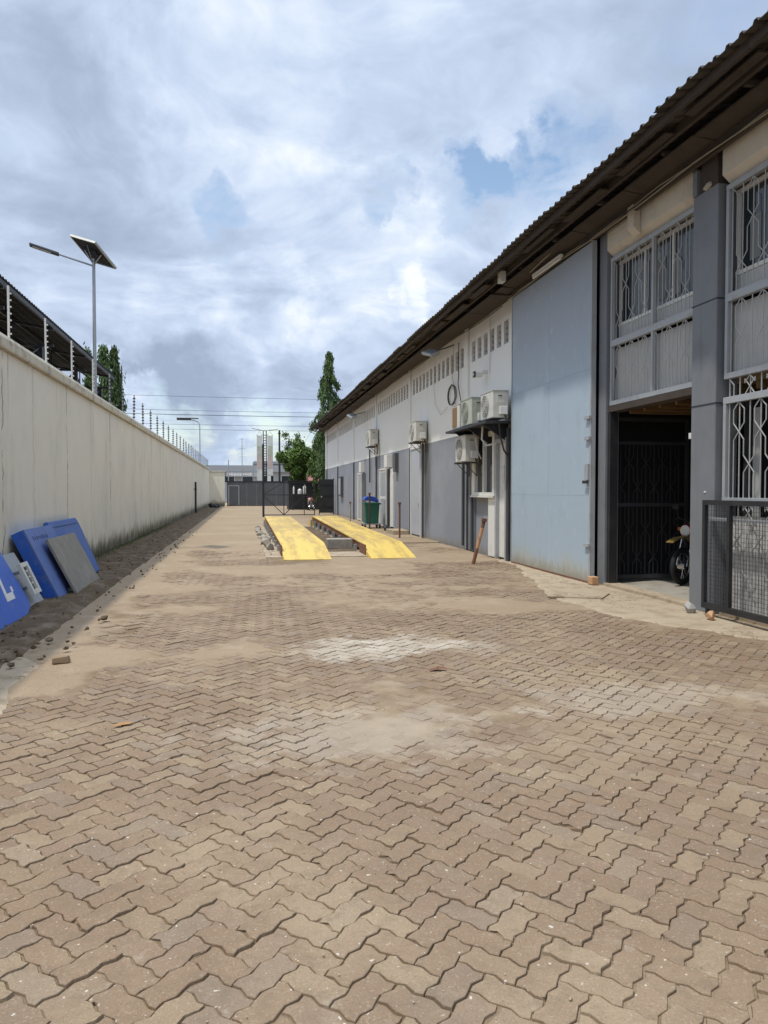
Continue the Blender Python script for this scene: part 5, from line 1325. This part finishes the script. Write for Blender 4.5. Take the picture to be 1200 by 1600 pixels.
ac('square outdoor unit on the long shelf nearest the blue door', 5.20, 5.55, 14.93, 15.75, 3.09, 3.66, M_plas, 'fan', False)
ac('greenish aged outdoor unit in the middle of the long shelf', 5.12, 5.47, 16.15, 16.98, 3.06, 3.66, M_plas2, 'fan', False)
ac('outdoor unit with rusty brown front at the far end of the long shelf', 5.12, 5.46, 17.12, 17.75, 3.05, 3.62, M_plas, 'louvre', False)
ac('outdoor unit hung on its own bracket below the long shelf', 5.22, 5.56, 16.95, 17.78, 2.24, 2.86, M_plas, 'fan', True)
ac('single outdoor unit above the silvery door on the warehouse wall', 5.34, 5.70, 22.6, 23.5, 3.10, 3.72, M_plas, 'fan', True)
ac('farthest single outdoor unit high on the white warehouse wall', 5.34, 5.70, 31.1, 32.0, 3.45, 4.15, M_plas, 'fan', True)
MB().box(5.05, 5.68, 14.95, 18.1, 2.98, 3.03).build('unit_shelf', M_black, wh)
for y in (15.3, 16.4, 17.5): MB().poly([(5.68, y, 2.977), (5.10, y, 2.977), (5.68, y, 2.60), (5.68, y + .04, 2.977), (5.10, y + .04, 2.977), (5.68, y + .04, 2.60)], [(0, 1, 2), (5, 4, 3), (0, 3, 4, 1), (1, 4, 5, 2), (2, 5, 3, 0)]).build('shelf_bracket', M_black, wh)
MB().box(5.56, 5.70, 17.85, 18.55, 3.06, 3.66).build('pale_blue_box', mat('pale_blue_sheet', (.46, .54, .62), .6, var=.08), wh)
for pts, m, r in (([(5.3, 15.9, 3.0), (5.3, 15.95, 2.7), (5.35, 15.8, 2.55), (5.55, 15.7, 2.6)], M_white, .022), ([(5.35, 14.98, 3.0), (5.4, 15.0, 2.7), (5.5, 15.05, 2.4), (5.6, 15.1, 2.3)], M_cable, .02), ([(5.4, 17.0, 3.0), (5.45, 16.85, 2.8), (5.5, 16.9, 2.5), (5.6, 16.9, 2.3)], M_white, .018), ([(5.45, 17.2, 3.0), (5.5, 17.1, 2.9), (5.6, 17.1, 2.3)], M_cable, .03)):
    cable('refrigerant_pipe', pts, r, m)
# ---- wall camera and floodlights
cmn = thing('wall_camera', 'small white wall camera with a dark square face above the outdoor units', 'camera', (XF, 16.9, 4.32))
MB().tube([(0, 0, .05), (-.12, 0, .05)], .05, 10).build('bracket', M_white, cmn)
MB().box(-.30, -.12, -.05, .18, -.06, .04).build('body', M_white, cmn, bevel=.01); MB().box(-.33, -.301, -.06, .09, -.08, .06).build('lens_face', M_black, cmn, bevel=.004)
MB().tube([(-.331, .015, -.01), (-.338, .015, -.01)], .03, 10).build('lens', M_lampw, cmn)
def flood(label, loc, s=1.):
    t = thing('floodlight', label, 'floodlight', loc, 0, 'floodlights below the eaves')
    Mx = Matrix.Rotation(R(-22), 4, 'Y') @ Matrix.Rotation(R(16), 4, 'X')
    MB().box(-.28 * s, .0, -.42 * s, .35 * s, -.04 * s, .05 * s, Mx).build('housing', M_galv, t, bevel=.02)
    MB().box(-.25 * s, -.03 * s, .05 * s, .32 * s, -.055 * s, -.041 * s, Mx).build('lamp_glass', M_lampw, t)
    MB().box(-.22 * s, -.03 * s, -.36 * s, .0, -.055 * s, -.041 * s, Mx).build('gear_cover', M_fan, t)
    MB().tube([(0, 0, 0), (.25, -.2, .05), (.45, -.35, .12)], .018, 6).build('arm', M_cable, t)
    return t
flood('floodlight hanging under the eave above the silvery door, nearer of the two', (5.2, 19.75, 5.38))
flood('smaller floodlight hanging under the far part of the eave, farther of the two', (5.2, 34.6, 5.12), 1.1)
bx = MB().box(-.10, .0, -.1, .1, 0, .2); tag(bx.build('junction_box', M_plas, loc=(5.1, 14.0, 5.78 - .12)), 'small pale junction box under the eave beside the tube light', 'junction box')

# ---- green bin with blue lid on a small cart
bn = thing('waste_bin', 'green wheeled waste bin with its blue lid tipped up, beside the warehouse doors', 'bin', (5.12, 29.6, .0))
def taper(x0, x1, y0, y1, z0, z1, k):
    cx, cy = (x0 + x1) / 2, (y0 + y1) / 2
    lo = [(cx + (x - cx) * k, cy + (y - cy) * k, z0) for x, y in ((x0, y0), (x1, y0), (x1, y1), (x0, y1))]; hi = [(x, y, z1) for x, y in ((x0, y0), (x1, y0), (x1, y1), (x0, y1))]
    return MB().poly(lo + hi, [(3, 2, 1, 0), (4, 5, 6, 7), (0, 1, 5, 4), (1, 2, 6, 5), (2, 3, 7, 6), (3, 0, 4, 7)])
taper(-.30, .30, -.33, .33, .22, 1.0, .84).build('body', M_green, bn, bevel=.02)
MB().box(-.33, .33, -.36, .36, 1.001, 1.05).build('rim', M_green, bn, bevel=.01)
ld = []
for k in range(9):
    a = R(180 * k / 8); ld.append((-.33 + .30 * (1 - math.cos(a)), 1.06 + .20 * math.sin(a) + .10 * (1 - k / 8)))
lid = MB(); n = len(ld)
lid.prism(ld, 'y', -.34, .34).build('lid', M_bluep, bn, bevel=.01)
MB().tube([(.3, -.3, .98), (.38, -.3, 1.0), (.38, .3, 1.0), (.3, .3, .98)], .014, 6).build('handle', M_green, bn)
MB().box(-.36, .36, -.4, .4, .16, .20).build('cart_frame', M_galv, bn)
for x in (-.3, .3):
    for y in (-.34, .34): MB().tube([(x - .03, y, .085), (x + .03, y, .085)], .085, 12).build('wheel', M_rubber, bn)
MB().tube([(-.34, -.38, .2), (-.36, -.40, 1.0)], .014, 5).build('cart_handle', M_galv, bn)
# ---- step, cloth and posts
tag(MB().box(5.08, 5.66, 24.9, 26.2, 0, .16).build('door_step', M_conc, bevel=.015), 'low pale concrete step outside the silvery door', 'step')
cl = MB(); rock(cl, (5.35, 27.6, .1), .2, 88); rock(cl, (5.5, 27.3, .1), .16, 89); tag(cl.build('cloth_heap', M_blackdoor, bevel=.03), 'crumpled dark cloth heap by the open white door', 'cloth')
for (x, y, h, m, l_, tilt) in ((4.93, 34.2, 1.0, M_conc2, 'short grey capped post at the far right side of the decks, before the bin', 0), (4.60, 26.9, 1.45, M_timber, 'brown post between the green bin and the yellow deck', 0),
                               (4.97, 23.3, 1.15, M_rust, 'rusty post with a small cap beside the concrete step', 0), (4.72, 14.75, .98, M_rust, 'leaning rusty stake in front of the near office window', 14)):
    t = thing('steel_post', l_, 'post', (x, y, 0), R(-8), 'short posts along the warehouse side')
    if tilt: t.rotation_euler = (0, R(tilt), R(-8))
    MB().tube([(0, 0, -.05), (0, 0, h)], .038 if tilt else .032, 8).build('shaft', M_rust if tilt else m, t)
    MB().box(-.05, .05, -.05, .05, h - .06, h + .01).build('cap', M_rust, t)
    if tilt: MB().tube([(0, 0, h * .35), (0, 0, h * .8)], .0385, 8).build('orange_band', mat('orange_paint', (.48, .26, .13), .8, var=.25, dirt=.5, dirtcol=(.2, .09, .05), dscale=9), t)
